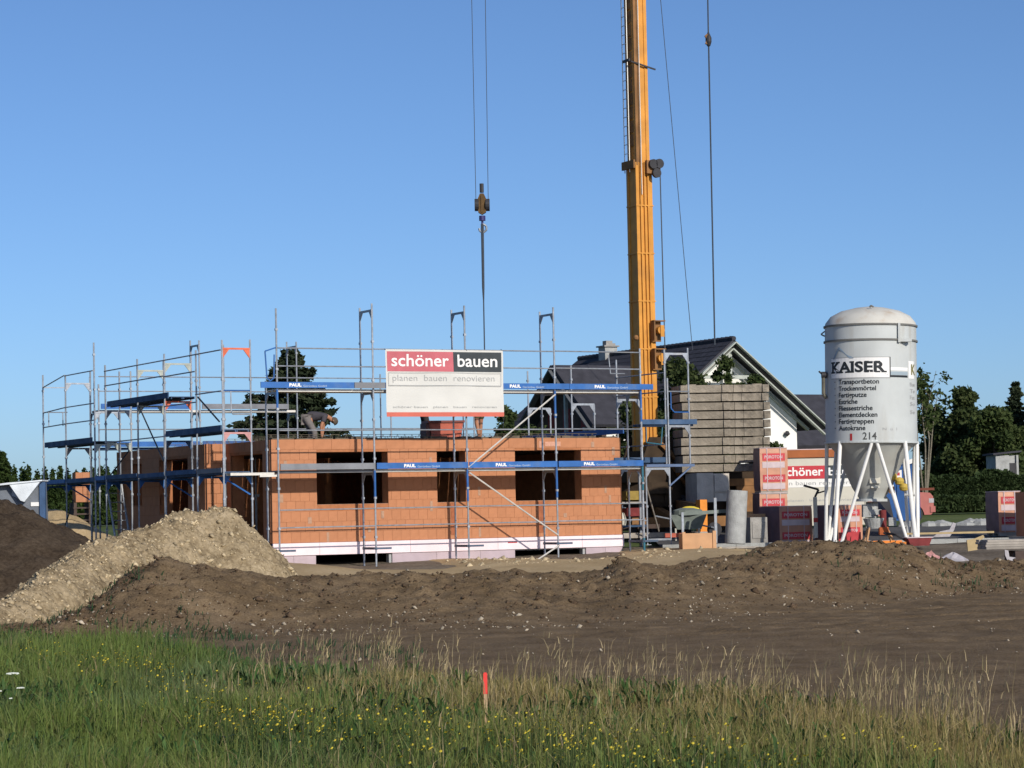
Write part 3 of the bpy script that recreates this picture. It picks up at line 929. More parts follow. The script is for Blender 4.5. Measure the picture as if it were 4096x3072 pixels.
while v < 10:
    mb.path([(.5, v, 3.66), (10.0, v, 3.66)], .008, 4)
    for i in range(46):
        a = .5 + i * .206
        mb.tube((a, v, 3.40), (a + .10, v, 3.66), .006, 3); mb.tube((a + .10, v, 3.66), (a + .206, v, 3.40), .006, 3)
    v += 1.5
part('lattice_girders', L(mb), mat('dusty_wall_head', (.12, .10, .075), .95, .3, 9), house, kind='stuff')
# inner walls and props, dim behind the openings
mb = MB()
mb.box(4.1, 4.28, 6.6, 10.77, ZB, 3.19); mb.box(6.3, 6.48, 7.0, 10.77, ZB, 3.19); mb.box(.63, 4.09, 7.2, 7.38, ZB, 3.19); mb.box(6.49, 9.87, 7.6, 7.78, ZB, 3.19)
part('partition_wall', L(mb), M_BRICKCORE, house)
for u, v in ((2.5, 5.2), (1.9, 6.2), (8.1, 5.9), (7.6, 4.2)):
    part('ceiling_prop', L(MB().tube((u, v, ZB - .01), (u, v, 2.2), .03, 8).tube((u, v, 2.2), (u, v, 3.19), .022, 8).box(u - .07, u + .07, v - .07, v + .07, 2.15, 2.22)), M_GALV, house)
# basement: insulated plinth boards with two window holes, dark cellar behind
COP = [(1.40, 3.49, .06, .63), (7.0, 9.11, .06, .60)]
x = .24
while x < 10.25:
    b = min(x + 1.25, 10.26)
    part('insulation_board', L(MB().box(x + .003, b - .003, WV - .045, WV + .03, .635, ZB - .006)), M_XPS, house)
    x += 1.25
x = .24
for x0, x1 in ((.24, .80), (.80, 1.40), (3.49, 4.74), (4.74, 5.99), (5.99, 7.0), (9.11, 9.70)):
    part('insulation_board', L(MB().box(x0 + .003, x1 - .003, WV - .012, WV + .03, -.1, .631)), M_XPS2, house)
mb = MB(); mb.prism([(9.70, -.1), (9.703, .631), (10.26, .631), (9.98, .30), (9.8, -.1)], 'y', WV - .012, WV + .03)
part('insulation_board', L(mb), M_XPS2, house)
mb = MB()
wall_boxes(mb, .26, 10.24, -1.3, ZB - .27, COP, lambda a, b, c, d: mb.box(a, b, WV + .032, WV + .36, c, d))
mb.box(.26, .6, WV + .362, 11.1, -1.3, ZB - .27); mb.box(9.9, 10.24, WV + .362, 11.1, -1.3, ZB - .27); mb.box(.6, 9.9, 10.8, 11.1, -1.3, ZB - .27); mb.box(.6, 9.9, WV + .362, 10.8, -1.5, -1.3)
mb.box(-.28, .255, 4.3, 11.1, -1.3, ZB - .01)
part('cellar_wall', L(mb), M_CONC, house)
for a, b, c, d in COP:
    part('cellar_window', L(MB().box(b - .07, b - .004, WV + .036, WV + .2, c, d - .002).box(a, b - .07, WV + .2, WV + .22, c - .02, c + .02)), M_GREYPR, house)
mb = MB()
for uu, s in ((8.2, 1), (5.0, 1)):                            # faint pencil and spray marks on the brick, scaffold pole shadows painted as reddish strips
    pass
for u, w in ((2.62, .13), (5.17, .10), (7.72, .16)):
    mb.box(u, u + w, WV - .0095, WV - .007, 1.05, 1.86)
part('pole_shadow', L(mb), mat('pole_shadow_red', (.33, .115, .055), .95, .15, 9), house)
part('chalk_mark', L(MB().box(7.95, 8.42, WV - .010, WV - .008, 3.30, 3.42).box(7.78, 7.9, WV - .010, WV - .008, 3.26, 3.44)), mat('chalky_pink', (.56, .30, .21), .95, .1, 20), house)
part('red_mark', L(MB().box(6.78, 7.05, WV - .049, WV - .046, .80, .835)), M_LABELR, house)
# ================================================================== SCAFFOLDS
TR = .0245
class Scaf:
    def __init__(s, name, label, u0, v0, group=None):
        s.u0, s.v0 = u0, v0
        x, y = hw(u0, v0)
        s.t = thing(name, label, 'scaffold', (x, y, 0), HA, group)
    def P(s, name, mb, m, parent=None, **k):
        return part(name, mb.shift(-s.u0, -s.v0, 0) if parent is None else mb, m, parent or s.t, **k)
    def S(s, mb): return mb.shift(-s.u0, -s.v0, 0)
    def frame(s, po, pi, z0, zo, zi, bars, m=None, sleeves=(), jack=True):
        """frame: crossbars with gussets; its two standards are sub-parts"""
        (ao, bo), (ai, bi) = po, pi
        bms = []
        d = Vector((ai - ao, bi - bo, 0)); dn = d.normalized()
        for b in bars:
            z, mm = (b if isinstance(b, tuple) else (b, None))
            mb = MB(); bms.append(mb)
            mb.beam((ao, bo, z), (ai, bi, z), .03, .055)
            for (a0, b0, sg) in ((ao, bo, 1), (ai, bi, -1)):
                q = Vector((a0, b0, 0)) + dn * .02 * sg
                e = q + dn * .15 * sg
                n = Vector((-dn.y, dn.x, 0)) * .012
                mb.add([q + Vector((0, 0, z - .22)) + n, q + Vector((0, 0, z - .02)) + n, e + Vector((0, 0, z - .02)) + n,
                        q + Vector((0, 0, z - .22)) - n, q + Vector((0, 0, z - .02)) - n, e + Vector((0, 0, z - .02)) - n],
                       [(0, 1, 2), (3, 5, 4), (0, 2, 5, 3), (1, 4, 5, 2), (0, 3, 4, 1)])
        fr = s.P('frame', bms[0], m or M_GALV)
        for q_ in bms[1:]: part('crossbar', s.S(q_), m or M_GALV, fr)
        for (a0, b0), zt in ((po, zo), (pi, zi)):
            if zt is None: continue
            sm = MB().tube((a0, b0, z0), (a0, b0, zt), TR, 8)
            z = z0 + .35
            st = part('standard', s.S(sm), M_GALV, fr)
        if jack:
            jm = MB()
            for (a0, b0), zt in ((po, zo), (pi, zi)):
                if zt is None: continue
                jm.tube((a0, b0, z0 - .25), (a0, b0, z0 + .12), .017, 6); jm.box(a0 - .07, a0 + .07, b0 - .07, b0 + .07, z0 - .26, z0 - .245)
            part('base_jack', s.S(jm), M_GALV, fr, kind='stuff')
        for z, l, mm in sleeves:
            part('sleeve', s.S(MB().tube((ao, bo, z), (ao, bo, z + l), TR + .005, 8)), mm, fr)
        # wedge couplings
        cm = MB()
        for z in np.arange(z0 + .75, (zo or zi) - .1, .97):
            for (a0, b0), zt in ((po, zo), (pi, zi)):
                if zt and z < zt - .05: cm.box(a0 - .031, a0 + .031, b0 - .031, b0 + .031, z - .028, z + .028)
        part('coupling', s.S(cm), M_GALV, fr, kind='stuff')
        return fr
    def rail(s, p0, p1, m=None, r=.017): return s.P('guardrail', MB().tube(p0, p1, r, 6), m or M_GALV)
    def brace(s, p0, p1, m=None): return s.P('brace', MB().tube(p0, p1, .021, 6), m or M_GALV)
    def deck(s, a0, a1, b0, b1, z, axis='u', m=None, rim=None):
        """two deck planks with steel rims"""
        for k in range(2):
            if axis == 'u':
                w = (b1 - b0) / 2
                q0, q1 = b0 + k * w + .006, b0 + (k + 1) * w - .006
                s.P('deck_plank', MB().box(a0 + .02, a1 - .02, q0, q1, z + .045, z + .065).box(a0 + .02, a1 - .02, q0, q0 + .03, z, z + .044).box(a0 + .02, a1 - .02, q1 - .03, q1, z, z + .044), m or M_ALU)
            else:
                w = (a1 - a0) / 2
                q0, q1 = a0 + k * w + .006, a0 + (k + 1) * w - .006
                s.P('deck_plank', MB().box(q0, q1, b0 + .02, b1 - .02, z + .045, z + .065).box(q0, q0 + .03, b0 + .02, b1 - .02, z, z + .044).box(q1 - .03, q1, b0 + .02, b1 - .02, z, z + .044), m or M_ALU)
    def toe(s, p0, p1, z, h=.15, m=None, text=False, w=.032):
        a, b = Vector((*p0, z + h / 2)), Vector((*p1, z + h / 2))
        o = s.P('toe_board', MB().beam(a, b, w, h), m or M_BLUE)
        if text:
            d = b - a; n = -s.v0
            x0 = a.x - s.u0; y = a.y - w / 2 - .004 - s.v0
            part('lettering', text_mb('PAUL', flat(x0 + .74, y, z + .030), .32, .085, .05), M_WHITEP, o)
            part('lettering', text_mb('Gerüstbau GmbH', flat(x0 + 1.11, y, z + .026), .62, .05, .01), mat('faint_white_print', (.36, .46, .60), .6, .05, 3), o)
        return o

# ---- front scaffold
A = Scaf('scaffold', 'long tube scaffold with blue lettered toe boards in front of the sunlit brick wall', 0, 0)
FU = [0, 2.57, 5.14, 7.71, 10.28]
FB = [sand_z(u) + .12 for u in FU]
for i, u in enumerate(FU):
    top = [6.68, 6.85, 6.85, 6.86, 5.82][i]; ti = [4.95, 6.80, 6.80, 6.80, 4.95][i]
    bars = [2.62, 4.62] + ([6.68] if i in (1, 2, 3) else [])
    A.frame((u, 0), (u, .73), FB[i], top, ti, bars, sleeves=[[(4.2, .5, M_BLUE)], [(2.0, .7, M_BLUE), (3.6, .35, M_GALV)], [(1.9, .8, M_BLUE)], [(1.95, .9, M_BLUE), (4.0, .7, M_BLUE)], [(2.1, .75, mat('teal_paint', (.03, .14, .20), .6, .1, 4)), (.45, .4, MATS['teal_paint']), (3.9, .9, M_BLUE)]][i])
    A.P('transom', MB().beam((u, -.04, .77), (u, .78, .77), .04, .06).beam((u - .05, 0, .77), (u + .42, 0, .77), .03, .05), mat('dark_blue_grey_steel', (.07, .10, .15), .6, .15, 5))
for i in range(4):
    a, b = FU[i], FU[i + 1]
    for z in (1.33, 1.76, 3.70, 5.27, 5.71):
        A.rail((a + .02, -.036, z + .004 * i), (b - .02, -.036, z))
    A.deck(a, b, .05, .69, 2.66, 'u', M_ALU if i != 0 else M_GREYB)
    A.deck(a, b, .05, .69, 4.65, 'u', M_ALU)
for i in range(4):
    A.toe((FU[i] + .03, -.06), (FU[i + 1] - .01, -.06), 2.735, .15, M_GREYB if i == 0 else M_BLUE, i > 0)
A.toe((-.45, -.06), (2.02, -.06), 4.735, .145, M_BLUE, True)
A.toe((2.03, -.075), (2.86, -.075), 4.735, .145, M_GREYB)
A.toe((2.87, -.06), (5.6, -.06), 4.735, .145, M_BLUE)
A.toe((5.62, -.06), (8.1, -.06), 4.735, .145, M_BLUE, True)
A.toe((8.11, -.06), (10.62, -.06), 4.735, .145, M_BLUE, True)
A.brace((5.14, -.06, 2.75), (7.69, -.06, 4.60), M_ALU)
A.brace((5.16, -.06, 2.62), (7.69, -.06, .98), M_ALU)
A.brace((7.05, -.06, .36), (7.72, -.06, .73), M_ALU)
# end guard at its free near corner
A.P('end_guard', MB().path([(-.02, 0, 5.72), (-.30, 0, 5.63), (-.26, 0, 4.98), (-.18, 0, 4.90), (-.08, 0, 4.98), (-.06, 0, 5.55)], .018, 6), M_BLUE)
A.P('end_guard', MB().path([(9.75, .73, 5.70), (9.8, .73, 5.2), (10.25, .73, 5.2)], .015, 6), M_GALV)
A.deck(-1.2, -.02, .15, .70, 2.62, 'u', M_ALU)          # gap plank between the two scaffolds
A.P('ledger', MB().beam((-.47, .05, 2.60), (0, .05, 2.60), .04, .05), M_ALU)

# ---- banner
bx, by = hw(2.88, -.10)
ban = thing('banner', 'printed building banner in red, black and white tied to the upper scaffold rails', 'banner', (bx, by, 4.03), HA)
BW_, BH_ = 3.29, 1.68
def wav(a, b): return .012 * math.sin(a * 2.3 + b) + .008 * math.sin(b * 5 + a * 3.1)
def sheet(x0, x1, z0, z1, dy, m, name, nx=28, nz=10, parent=None):
    mb = MB(); idx = lambda i, j: j * (nx + 1) + i
    fr = [(x0 + (x1 - x0) * i / nx, wav(x0 + (x1 - x0) * i / nx, z0 + (z1 - z0) * j / nz) + dy, z0 + (z1 - z0) * j / nz) for j in range(nz + 1) for i in range(nx + 1)]
    mb.add(fr, [(idx(i, j), idx(i + 1, j), idx(i + 1, j + 1), idx(i, j + 1)) for j in range(nz) for i in range(nx)])
    return part(name, mb, m, parent or ban, True)
sheet(0, BW_, 0, BH_, 0, M_BAN, 'cloth')
sheet(.04, 1.87, 1.13, 1.63, -.004, M_REDB, 'red_panel')
sheet(1.872, 3.24, 1.13, 1.63, -.004, M_DARKB, 'dark_panel')
sheet(.0, 3.29, .0, .11, -.004, mat('banner_stripe_red', (.56, .14, .10), .7, .08, 3), 'red_stripe')
fr = MB()
for x0, x1, z0, z1 in ((.06, 3.22, .775, .788), (.06, 3.22, 1.10, 1.108), (.06, .068, .788, 1.10), (3.212, 3.22, .788, 1.10)):
    fr.box(x0, x1, -.030, -.028, z0, z1)
part('frame_line', fr, M_GREYPR, ban)
bl = lambda x0, z0: (lambda a, b: (x0 + a, wav(x0 + a, z0 + b) - .009, z0 + b))
part('lettering', text_mb('schöner', bl(.16, 1.255), 1.58, .31, .012), M_WHITEP, ban)
part('lettering', text_mb('bauen', bl(1.99, 1.255), 1.13, .31, .012), M_WHITEP, ban)
part('lettering', text_mb('planen  bauen  renovieren', bl(.18, .845), 2.86, .20, -.006), M_GREYPR, ban)
part('lettering', text_mb('schöner bauen   planen   bauen   renovieren', bl(.18, .20), 2.9, .07, -.002), M_GREYPR, ban)
part('eyelet_ties', MB().tube((.0, .0, 1.67), (.0, .09, 1.70), .008, 4).tube((3.28, 0, 1.67), (3.28, .09, 1.72), .008, 4).tube((3.285, 0, .02), (3.30, .09, -.3), .006, 4).tube((1.6, 0, 1.67), (1.6, .09, 1.70), .008, 4).tube((2.26, 0, 1.67), (2.26, .05, 1.70), .008, 4), M_ROPE, ban)

# ---- long side scaffold
B = Scaf('scaffold', 'staggered tube scaffold with dark blue decks along the shaded side of the brick house', -1.2, .55)
LV = [.55, 2.35, 4.66, 6.75, 9.40, 10.35, 12.95, 15.1]
for i, v in enumerate(LV):
    gz0 = float(base(hw(-1, v)[1])) + .05
    top = [5.93, 5.80, 5.86, 5.86, 5.86, 6.55, 5.80, 5.92][i]
    ti = [5.95, 5.95, 5.92, 5.84, 5.70, 5.75, 5.75, None][i]
    fr = B.frame((-1.2, v), (-.47, v), gz0, top, ti, [2.62], M_BLUE)
    def extra(z, m, th=.045):
        mb = MB().beam((-1.2, v, z), (-.47, v, z), .04, th)
        for a0, sg in ((-1.19, 1), (-.48, -1)):
            mb.prism([(a0, z - .24), (a0, z - .02), (a0 + .17 * sg, z - .02)], 'y', v - .013, v + .013)
        B.P('crossbar', mb, m)
    if i == 0: extra(5.72, M_ORANGE); extra(3.66, M_PINK)
    if i == 2: extra(4.62, M_ORANGE); extra(5.6, M_PALEY); extra(3.6, M_BLUED)
    if i == 3: extra(5.55, M_PALEY); extra(4.6, M_PALEY)
    if i in (4, 5): extra(4.6, M_GALV); extra(3.7, M_PALEY)
    if i == 6: extra(3.68, M_GALV); extra(5.55, M_GALV)
    if i == 7: B.P('crossbar', MB().beam((-1.2, v, 5.55), (-.47, v, 5.55), .03, .03), M_GALV)
B.brace((-1.2, .55, 2.57), (-.52, .55, 2.16), M_BLUE)
B.brace((-1.15, 4.66, 2.57), (-.47, 4.66, 2.16), M_BLUE)
for a, b, zs, m in ((.55, 2.35, (5.69, 4.69), M_ROPE), (2.35, 4.66, (5.69, 5.27, 4.5), M_ROPE), (4.66, 6.75, (5.69, 5.29, 3.73), M_ROPE), (6.75, 9.40, (5.69, 5.29, 3.73), M_ROPE), (10.35, 12.95, (5.77, 4.86, 4.39), M_ROPE)):
    for z in zs: B.rail((-1.225, a, z), (-1.225, b, z), M_GALV)
B.rail((-1.225, 12.95, 5.79), (-1.2, 15.1, 5.55)); B.rail((-1.225, 12.95, 4.86), (-1.2, 15.1, 4.80)); B.rail((-1.225, 12.95, 4.39), (-1.2, 15.1, 4.37))
B.rail((-1.2, .55, 4.70), (-.47, .55, 4.70), M_BLUE); B.P('end_guard', MB().path([(-1.0, .52, 4.68), (-1.0, .52, 4.2), (-.95, .52, 4.12), (-.5, .52, 4.12)], .016, 6), M_GALV)
B.P('end_guard', MB().path([(-1.05, 15.05, 4.82), (-1.05, 15.05, 4.42)], .016, 6).path([(-.62, 15.05, 4.82), (-.62, 15.05, 4.42)], .016, 6).tube((-1.2, 15.08, 4.82), (-.47, 15.08, 4.82), .016, 6), M_GALV)
for a, b, z in ((.60, 2.35, 3.69), (2.36, 4.50, 3.69), (4.30, 6.75, 4.68), (6.76, 9.14, 4.68), (10.5, 12.9, 3.75), (12.91, 14.85, 3.75)):
    B.deck(-1.16, -.50, a, b, z, 'v', M_BLUED)
    B.toe((-1.23, a), (-1.23, b), z + .02, .15, M_BLUED)
for a, b in zip(LV[:-1], LV[1:]):
    B.deck(-1.16, -.50, a + .01, b - .01, 2.66, 'v', M_BLUED)
    B.toe((-1.23, a + .06), (-1.23, b - .10), 2.70 + random.uniform(-.02, .02), .115, [M_GREYB, M_BLUED, M_BLUED, M_BLUED, M_BLUE, M_BLUED, M_BLUE][LV.index(a)])
B.brace((-1.22, 6.6, 4.6), (-1.22, 4.75, 3.1), M_ROPE); B.brace((-1.22, 2.2, 4.62), (-1.22, .75, 3.95), M_ROPE)
B.brace((-1.16, 12.95, 2.6), (-.5, 12.95, 2.2), M_BLUE); B.brace((-1.22, 13.6, .95), (-1.22, 12.3, 2.2), M_ROPE)
B.brace((-.47, 9.4, 3.6), (-.47, 11.4, 2.8), M_ROPE)

# ---- back scaffold
Cc = Scaf('scaffold', 'tube scaffold along the hidden back wall, seen above the brick house roof edge', -.43, 12.3)
BU = [-.43, 2.64, 5.71, 8.78, 11.6]
for i, u in enumerate(BU):
    hi = i in (1, 2)
    Cc.frame((u, 13.03), (u, 12.3), float(base(hw(u, 12.6)[1])) + .05, 6.85 if hi else 5.9, 6.8 if hi else 5.5, ([2.62, 4.66] if i < 3 else [2.62]) + ([6.66] if hi else []), jack=False)
for a, b in zip(BU[:-1], BU[1:]):
    for z in (5.30, 5.72): Cc.rail((a, 12.27, z), (b, 12.27, z))
    if b < 6: Cc.deck(a, b, 12.36, 12.98, 4.70, 'u', M_ALU); Cc.toe((a + .05, 12.24), (b - .3, 12.24), 4.79, .15, M_GREYB if a > 1 else M_BLUE)
    Cc.deck(a, b, 12.36, 12.98, 3.62, 'u', M_BLUED)
    Cc.toe((a + .05, 12.24), (b - .05, 12.24), 3.70, .15, M_BLUE)
    Cc.rail((a, 12.25, 4.2), (b, 12.25, 4.2))

# ---- right end scaffold
D = Scaf('scaffold', 'narrow tube scaffold with two short blue decks between brick house and crane mast', 10.42, .06)
D.frame((10.42, .06), (11.14, .06), .92, 2.72, 5.05, [2.66], M_GALV)
D.P('ledger', MB().beam((10.44, .06, .80), (11.14, .06, .80), .04, .05), M_GALV)
D.frame((11.10, .12), (11.83, .12), 2.78, 5.82, 5.86, [5.70, 3.78], M_GALV, jack=False)
D.P('bracket', MB().beam((10.42, .04, 2.74), (11.9, .04, 2.74), .05, .07).beam((11.12, .04, 2.2), (11.8, .04, 2.70), .035, .035), mat('blue_grey_steel', (.10, .15, .26), .6, .15, 4))
D.toe((10.36, .10), (12.05, .10), 3.83, .13, M_BLUED); D.deck(10.4, 12.0, .16, .7, 3.78, 'u', M_BLUED)
D.toe((9.95, .9), (11.6, .9), 2.84, .14, M_BLUED); D.deck(10.0, 11.55, .95, 1.6, 2.80, 'u', M_BLUED)
for v in (2.65, 5.2, 7.8):
    D.frame((11.10, v), (11.83, v), float(base(hw(11.4, v)[1])) + .05, 5.7, 4.6, [2.66, 4.6], jack=False)
for z in (3.3, 4.7, 5.2): D.rail((11.08, .15, z), (11.08, 2.65, z))
D.rail((11.1, .1, 4.7), (11.83, .1, 4.7)); D.P('end_guard', MB().path([(11.25, .08, 4.68), (11.25, .08, 4.25), (11.35, .08, 4.15), (11.8, .08, 4.15)], .016, 6), M_BLUE)
D.P('end_guard', MB().path([(10.45, .05, 3.75), (10.45, .05, 3.35), (10.9, .05, 3.3), (10.95, .05, 3.75)], .016, 6), MATS['teal_paint'])
D.toe((10.9, 2.0), (10.9, 7.8), 3.66, .15, M_BLUE); D.toe((9.2, 11.6), (10.9, 11.6), 3.7, .15, M_BLUE)
for z in (1.3, 1.76): D.rail((10.30, .04, z), (10.42, .05, z))
D.brace((10.45, .3, 2.6), (11.7, 1.6, 1.0), M_PLANK)

# things standing at the side scaffold
bp = at(83, 500, 81)
st = thing('brick_stack', 'short stack of orange bricks on dark pallets beyond the far side scaffold deck', 'brick stack', (bp[0], 81, float(base(81))), HA)
for j in range(5, 9):
    for i in range(2):
        link('brick', brick_mesh(.236, .236), st, (-.24 + i * .242 + random.uniform(-.006, .006), random.uniform(-.006, .006), j * .242))
part('stack_core', MB().box(-.235, .235, .06, .36, 5 * .242, 9 * .242 - .01), M_BRICKCORE, st)
for k in range(6):
    part('pallet', MB().box(-.32, .32, .0, .5, k * .2, k * .2 + .05).box(-.3, -.2, .02, .48, k * .2 + .052, k * .2 + .198).box(.2, .3, .02, .48, k * .2 + .052, k * .2 + .198), M_WOODH, st)
lx, ly = hw(-.62, 10.6)
ld = thing('ladder', 'aluminium ladder leaning on the far side of the brick house in shade', 'ladder', (lx, ly, float(base(ly))), HA)
for du in (0, .42):
    part('stile', MB().tube((du - .2, -1.0, 0), (du - .2, 0, 2.3), .03, 6), M_GALV, ld)
for k in range(8):
    part('rung', MB().tube((-.2, -1 + (k + 1) * .11, (k + 1) * .253), (.22, -1 + (k + 1) * .11, (k + 1) * .253), .016, 6), M_GALV, ld)
# ================================================================== TOWER CRANE
cb = at(647.0, 520, 75.5)
cz = float(base(75.5))
crane = thing('tower_crane', 'tall ochre yellow telescopic crane mast rising behind the end of the brick house', 'crane', (cb[0], 75.5, cz), HA)
def mast(x0, x1, y0, y1, z0, z1, m, name, ribs):
    mb = MB()
    e = .11
    # hollow box section: four plates with proud corner angles
    mb.box(x0 + .03, x1 - .03, y0 + .03, y1 - .03, z0, z1)
    for (a, b) in ((x0, y0), (x1 - e, y0), (x0, y1 - e), (x1 - e, y1 - e)):
        mb.box(a, a + e, b, b + e, z0 + .01, z1 - .01)
    for r in ribs:
        mb.box(r, r + .05, y0 - .03, y0 + .025, z0 + .02, z1 - .02)
    return part(name, mb, m, crane)
H1 = 12.1 - cz
mast(-.27, .30, -.27, .30, 2.35, H1, M_CRANE, 'outer_mast', (-.14, .0, .12))
mb = MB()
for z in np.arange(2.65, H1, 1.45):
    mb.box(-.29, .32, -.29, -.275, z, z + .04); mb.box(-.29, -.275, -.27, .30, z, z + .04)
part('mast_collar', mb, M_CRANE, crane, kind='stuff')
mast(-.235, .255, -.235, .255, H1 - .2, 21.5, M_CRANE, 'inner_mast', ())
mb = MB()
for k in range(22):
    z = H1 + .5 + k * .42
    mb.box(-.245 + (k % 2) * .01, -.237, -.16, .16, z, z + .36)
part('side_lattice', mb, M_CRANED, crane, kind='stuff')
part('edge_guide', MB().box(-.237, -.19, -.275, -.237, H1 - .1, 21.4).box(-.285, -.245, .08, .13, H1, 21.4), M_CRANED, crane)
part('mast_shade_strip', MB().box(-.185, -.05, -.255, -.237, H1 - .15, 21.4), M_CRANED, crane)  # dark strip added to paint the shaded half of the mast
part('service_rail', MB().box(-.12, -.10, -.36, -.33, H1 - 1, H1 + 6), M_ALU, crane)
# climbing ladder on the flank
lad = thing('ladder', None, None); lad.parent = crane; lad.name = 'climbing_ladder'; 
part('stile', MB().tube((-.345, -.05, H1 - .3), (-.345, -.05, 21.4), .016, 6), M_ALU, lad); part('stile', MB().tube((-.345, .24, H1 - .3), (-.345, .24, 21.4), .016, 6), M_ALU, lad)
for k in range(33):
    part('rung', MB().tube((-.345, -.05, H1 + k * .28), (-.345, .24, H1 + k * .28), .012, 5), M_ALU, lad)
part('cross_arm', MB().beam((-.36, -.29, 14.55 - cz + .6), (.50, -.29, 14.35 - cz + .6), .035, .045).beam((-.4, -.28, 14.6 - cz + .6), (-.37, .15, 14.6 - cz + .6), .05, .08), M_DARK, crane)
# head of the outer section with its sheaves
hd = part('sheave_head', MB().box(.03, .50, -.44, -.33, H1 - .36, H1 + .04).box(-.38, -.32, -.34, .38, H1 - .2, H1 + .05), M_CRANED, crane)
for dx, dz in ((.22, .02), (.43, .04), (.33, -.25)):
    part('sheave', MB().tube((dx, -.54, H1 - .10 + dz), (dx, -.445, H1 - .10 + dz), .145, 16), M_DARK, hd)
for z in (7.0, 6.15):                                          # two rope guides lower down
    zz = z - cz
    g = part('rope_guide', MB().box(.08, .42, -.38, -.335, zz - .36, zz + .26).box(.08, .12, -.56, -.385, zz - .34, zz + .24).box(.08, .48, -.56, -.385, zz + .245, zz + .28), M_CRANED, crane)
    part('sheave', MB().tube((.34, -.54, zz - .02), (.34, -.40, zz - .02), .12, 14).box(.29, .42, -.58, -.545, zz - .22, zz + .13), M_CRANE, g)
part('rope', MB().path([(.54, -.42, .8), (.50, -.42, H1 - .1)], .018, 6), M_ROPE, crane)
part('pressure_bulb', MB().lathe([(.0, -.08), (.07, -.04), (.08, .02), (.05, .08), (0, .10)], 10, -.38, -.25, 6.75 - cz), M_CRANED, crane)
# undercarriage: slewing table, frame plates, outriggers
part('slewing_table', MB().box(-1.1, 1.9, -.75, 1.2, 1.55, 1.95).lathe([(1.0, 1.2), (1.0, 1.54)], 30, 0, .1), mat('shaded_dark_brown', (.045, .030, .018), .9, .3, 3), crane)  # shadow over the crane base is put into this dark brown
mb = MB(); mb.prism([(-.75, 1.5), (2.4, .55), (2.5, .9), (.6, 2.9), (-.2, 2.9)], 'y', -.62, -.56); mb.prism([(-.75, 1.5), (2.4, .55), (2.5, .9), (.6, 2.9), (-.2, 2.9)], 'y', .56, .62)
part('frame_plate', mb, mat('shaded_dark_brown', (.045, .030, .018), .9, .3, 3), crane)
part('strut', MB().beam((.1, -.7, 2.7), (1.9, -.7, 1.2), .12, .12), M_CRANED, crane)
part('strut', MB().beam((.3, -.75, 2.2), (1.6, -.75, .7), .10, .10), M_CRANED, crane)
part('counter_jib', MB().box(1.0, 4.7, -.5, .9, 1.40, 1.62).box(2.9, 4.6, -.52, -.46, .95, 1.39), M_CRANED, crane)
for y in (-1.7, 1.9):
    part('outrigger', MB().beam((-1.6, y, .35), (2.5, y, .35), .28, .30).beam((0, y, .35), (0, .1, .9), .25, .25), M_CRANED, crane)
def cl(px, py, Y):
    p = at(px, py, Y); q = Matrix.Rotation(-HA, 4, 'Z') @ Vector((p[0] - cb[0], p[1] - 75.5, 0)); return q.x, q.y, p[2] - cz
part('shaded_mast_foot', MB().box(-.45, .6, -.45, .45, .3, 2.33).box(-.34, .36, -.34, .34, 2.332, 2.5), mat('shaded_dark_brown', (.045, .030, .018), .9, .3, 3), crane)  # lower mast end, its shadow painted in with dark brown
M_HOUS = mat('dusty_shaded_brown', (.042, .027, .016), .9, .3, 3, stain=(.03, .022, .016), samt=.6)  # dusty brown darkened to hold the shadow at the crane base
x0_, y0_, z0_ = cl(645, 507, 74.6); x1_, _, z1_ = cl(692, 470, 74.6)
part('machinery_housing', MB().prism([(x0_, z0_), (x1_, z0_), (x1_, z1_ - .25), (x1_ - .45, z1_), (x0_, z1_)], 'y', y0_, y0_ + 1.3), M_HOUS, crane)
part('housing_panel', MB().box(x0_ + .12, x0_ + .6, y0_ - .03, y0_ - .002, z0_ + .12, z1_ - .15).box(x0_ + .68, x1_ - .1, y0_ - .03, y0_ - .002, z0_ + .10, z0_ + .55), MATS['shaded_dark_brown'], crane)
x0_, y0_, z0_ = cl(630, 541, 74.4); x1_, _, z1_ = cl(704, 508, 74.4)
part('chassis', MB().box(x0_, x1_, y0_ + .2, y0_ + 1.2, z0_ + .3, z1_), mat('shaded_dark_steel', (.028, .022, .018), .7, .3, 4), crane)  # dark colour carries the shadow over the chassis
for dx in (.15, .85, 1.6):
    w_ = part('wheel', MB().tube((x0_ + dx + .3, y0_ + .12, z0_ + .32), (x0_ + dx + .3, y0_ + .195, z0_ + .32), .34, 18), M_DARK, crane)
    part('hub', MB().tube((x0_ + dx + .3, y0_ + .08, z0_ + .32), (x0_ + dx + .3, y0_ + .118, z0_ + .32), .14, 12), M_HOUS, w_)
x0_, y0_, z0_ = cl(722, 540, 76.5); x1_, _, z1_ = cl(764, 469, 76.5)
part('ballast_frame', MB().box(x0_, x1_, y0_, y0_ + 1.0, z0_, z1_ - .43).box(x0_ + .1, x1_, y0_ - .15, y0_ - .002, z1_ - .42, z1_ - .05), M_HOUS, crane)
x0_, y0_, z0_ = cl(728, 512, 76.0); x1_, _, z1_ = cl(762, 500, 76.0)
part('ballast_beam', MB().box(x0_, x1_, y0_ - .1, y0_ + .1, z0_, z1_), M_CRANED, crane)
part('winch_motor', MB().box(.4, 1.3, -.72, .2, .62, 1.15).tube((.85, -.75, .88), (.85, -.9, .88), .2, 14), M_DARK, crane)
op = at(701.5, 508, 70.4); iu = Matrix.Rotation(-HA, 4, 'Z') @ Vector((op[0] - cb[0], 70.4 - 75.5, 0))
part('outrigger_post', MB().box(iu.x - .115, iu.x + .115, iu.y - .115, iu.y + .115, .08, .98), mat('safety_orange', (.72, .26, .04), .55, .08, 4), crane)
